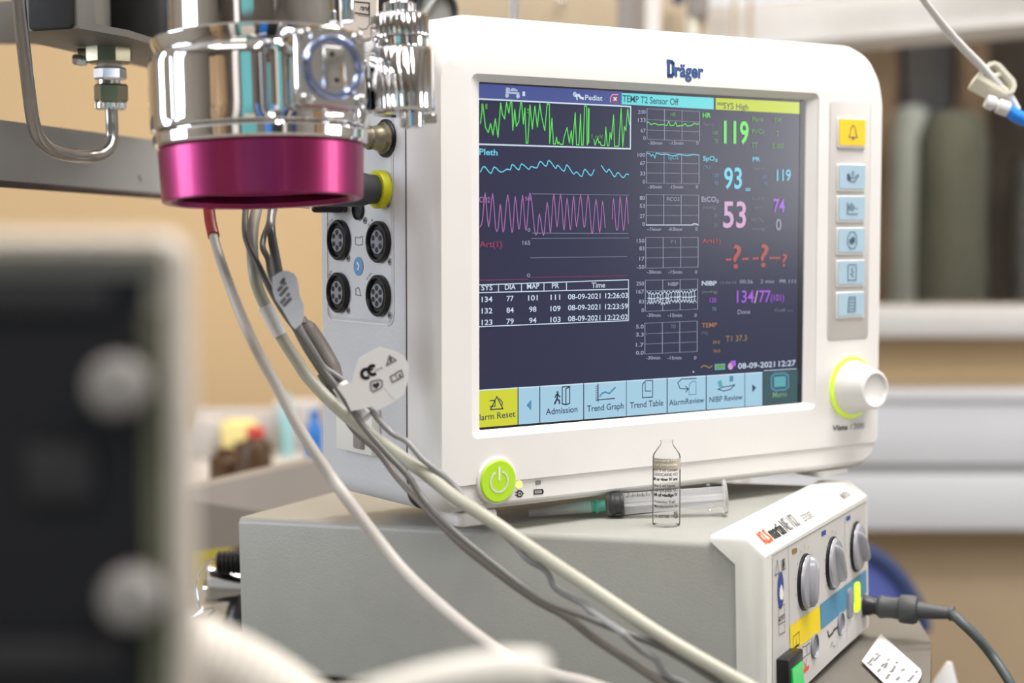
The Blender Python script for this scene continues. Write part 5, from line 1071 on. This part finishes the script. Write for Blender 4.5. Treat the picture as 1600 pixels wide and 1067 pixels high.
# trunking on the wall
tk = thing('wall_trunking', 'long pale grey service trunking along the wall, right background', 'trunking', (at(1500, 830, 2.5).x, 2.5, at(1500, 830, 2.5).z))
tx0, tx1 = at(1000, 700, 2.5).x, XR-.02
def tband(name, y0, y1, m, yy=2.5, th=.09):
    z0_, z1_ = at(1500, y1, yy).z, at(1500, y0, yy).z; b = MB(); b.rbox((((tx0+tx1)/2)-tk.location.x, yy+th/2-tk.location.y, (z0_+z1_)/2-tk.location.z), (tx1-tx0, th, z1_-z0_), .004, m); b.build(name, tk)
tband('top_rail', 612, 627, 'trunk_white', 2.492, .10); tband('upper_cover', 629, 727, 'trunk_white', 2.50, .09); tband('groove', 727, 742, 'trunk_shadow', 2.515, .075); tband('lower_cover', 742, 829, 'trunk_white', 2.495, .095)
H4 = [at(1000, -90, 2.35), at(1720, -130, 2.05), at(1720, 27, 2.05), at(1235, 67, 2.28), at(1000, 84, 2.35)]
oh = thing('overhead_housing', 'white overhead housing above the dark window, upper right', 'housing', H4[3])
prism('cover', [p_-H4[3] for p_ in H4], .16, 'housing_white', parent=oh, dirn=(.35, .93, 0))
H5 = [at(1080, -20, 2.30), at(1720, -60, 2.03), at(1720, -30, 2.03), at(1080, 14, 2.30)]
prism('upper_strip', [p_-H4[3] for p_ in H5], .012, 'trunk_white', parent=oh, dirn=(-.35, -.93, 0))
# blue chair far right
ch = thing('blue_chair', 'blue curved chair back with a dark rim behind the round plug', 'chair', (at(1375, 985, 1.9).x, 1.9, 0.0))
bx = ch.location; b = MB(); arc = [at(x, y, 1.9)-bx for x, y in ((1330, 850), (1366, 868), (1392, 888), (1416, 918), (1434, 950), (1443, 985), (1446, 1040), (1446, 1150))]
P = smooth_path(arc, 5); L0 = P+[Vector((arc[0].x, 0, arc[-1].z))]
if True:
    n = sum(((L0[i]-L0[0]).cross(L0[i+1]-L0[0]) for i in range(1, len(L0)-1)), Vector()); L1 = L0 if n.y > 0 else L0[::-1]
    b.loft([L1, [p_+Vector((0, .05, 0)) for p_ in L1]], 'chair_blue'); b.build('backrest', ch, 10)
b = MB(); b.tube([p_+Vector((0, -.002, 0)) for p_ in arc[:6]], .0085, 'navy_cloth', 12); b.build('rim', ch)
b = MB(); zz0 = arc[-1].z; b.rbox((arc[0].x+.03, .02, zz0/2), (.05, .05, zz0+.02), .01, 'rubber_black'); b.build('post', ch)
# teal curtain and added unseen backdrops behind the photographer, mirrored in the chrome
def standing(name, x, y, w, d, h, m, label, cat, rz=0):
    b = MB(); b.rbox((x, y, h/2+.001), (w, d, h), .02, m, RZ(rz)); return tag(b.build(name), label, cat)
standing('privacy_curtain', -.25, -1.1, .55, .05, 2.0, 'teal_cloth', 'teal curtain mirrored in the chrome body of the vaporiser', 'curtain')
standing('brown_mirror_backdrop', -1.35, -.9, .45, .4, 1.8, 'wood_brown', 'brown cabinet added to be mirrored at the left of the chrome vaporiser', 'backdrop')
standing('dark_mirror_backdrop', .75, -1.3, .5, .4, 1.9, 'black_matte', 'dark cabinet added to be mirrored right of centre in the chrome vaporiser', 'backdrop')
standing('blue_mirror_backdrop', .32, -.75, .22, .12, 1.6, 'bottle_blue', 'blue cloth added to be mirrored in the chrome vaporiser', 'cloth')
quadbox('dark_mirror_slab', XR-.05, XR-.002, -.45, .12, 0, 2.15, 'wood_brown')  # added dark slab, darkens what the left of the screen mirrors
xv = thing('screen_glow_panel', 'added glowing panel mirrored softly in the right part of the monitor screen', 'glow panel', (XR-.04, .60, 1.42))  # unseen glowing panel added to cast soft haze on the screen
b = MB(); b.rbox((0, 0, 0), (.06, .62, .46), .01, 'window_frame'); b.build('box_frame', xv); b = MB(); b.box((-.032, 0, 0), (.006, .54, .38), 'glow_panel'); b.build('glow_panel', xv)
for i, (x, w, m, y) in enumerate(((-1.9, .35, 'black_matte', -1.2), (-.72, .22, 'white_plastic', -1.0), (1.15, .16, 'white_plastic', -1.1), (1.55, .3, 'navy_cloth', -1.0))):  # tall stripes added behind the camera to give the chrome contrast
    standing('mirror_stripe', x, y, w, .05, 2.1, m, ['added black cloth panel mirrored at the far left of the chrome', 'added white cloth panel mirrored left of the teal curtain in chrome', 'added narrow white cloth panel mirrored right of the dark cabinet', 'added navy cloth panel mirrored at the right of the chrome'][i], 'curtain')
for stem, g in (('sensor_lead', 'thin monitoring leads in the cable bundle'), ('medicine_bottle', 'brown bottles on the counter'), ('supply_pack', 'white packs on the counter'), ('gas_cylinder', 'cylinders behind the dark window'), ('cupboard_panel', 'cupboard sides behind the dark window'), ('drip_stand', 'poles behind the monitor'), ('mirror_stripe', 'added cloth panels mirrored in the chrome')):
    for o in D.objects:
        if o.parent is None and o.name.split('.')[0] == stem: o['group'] = g
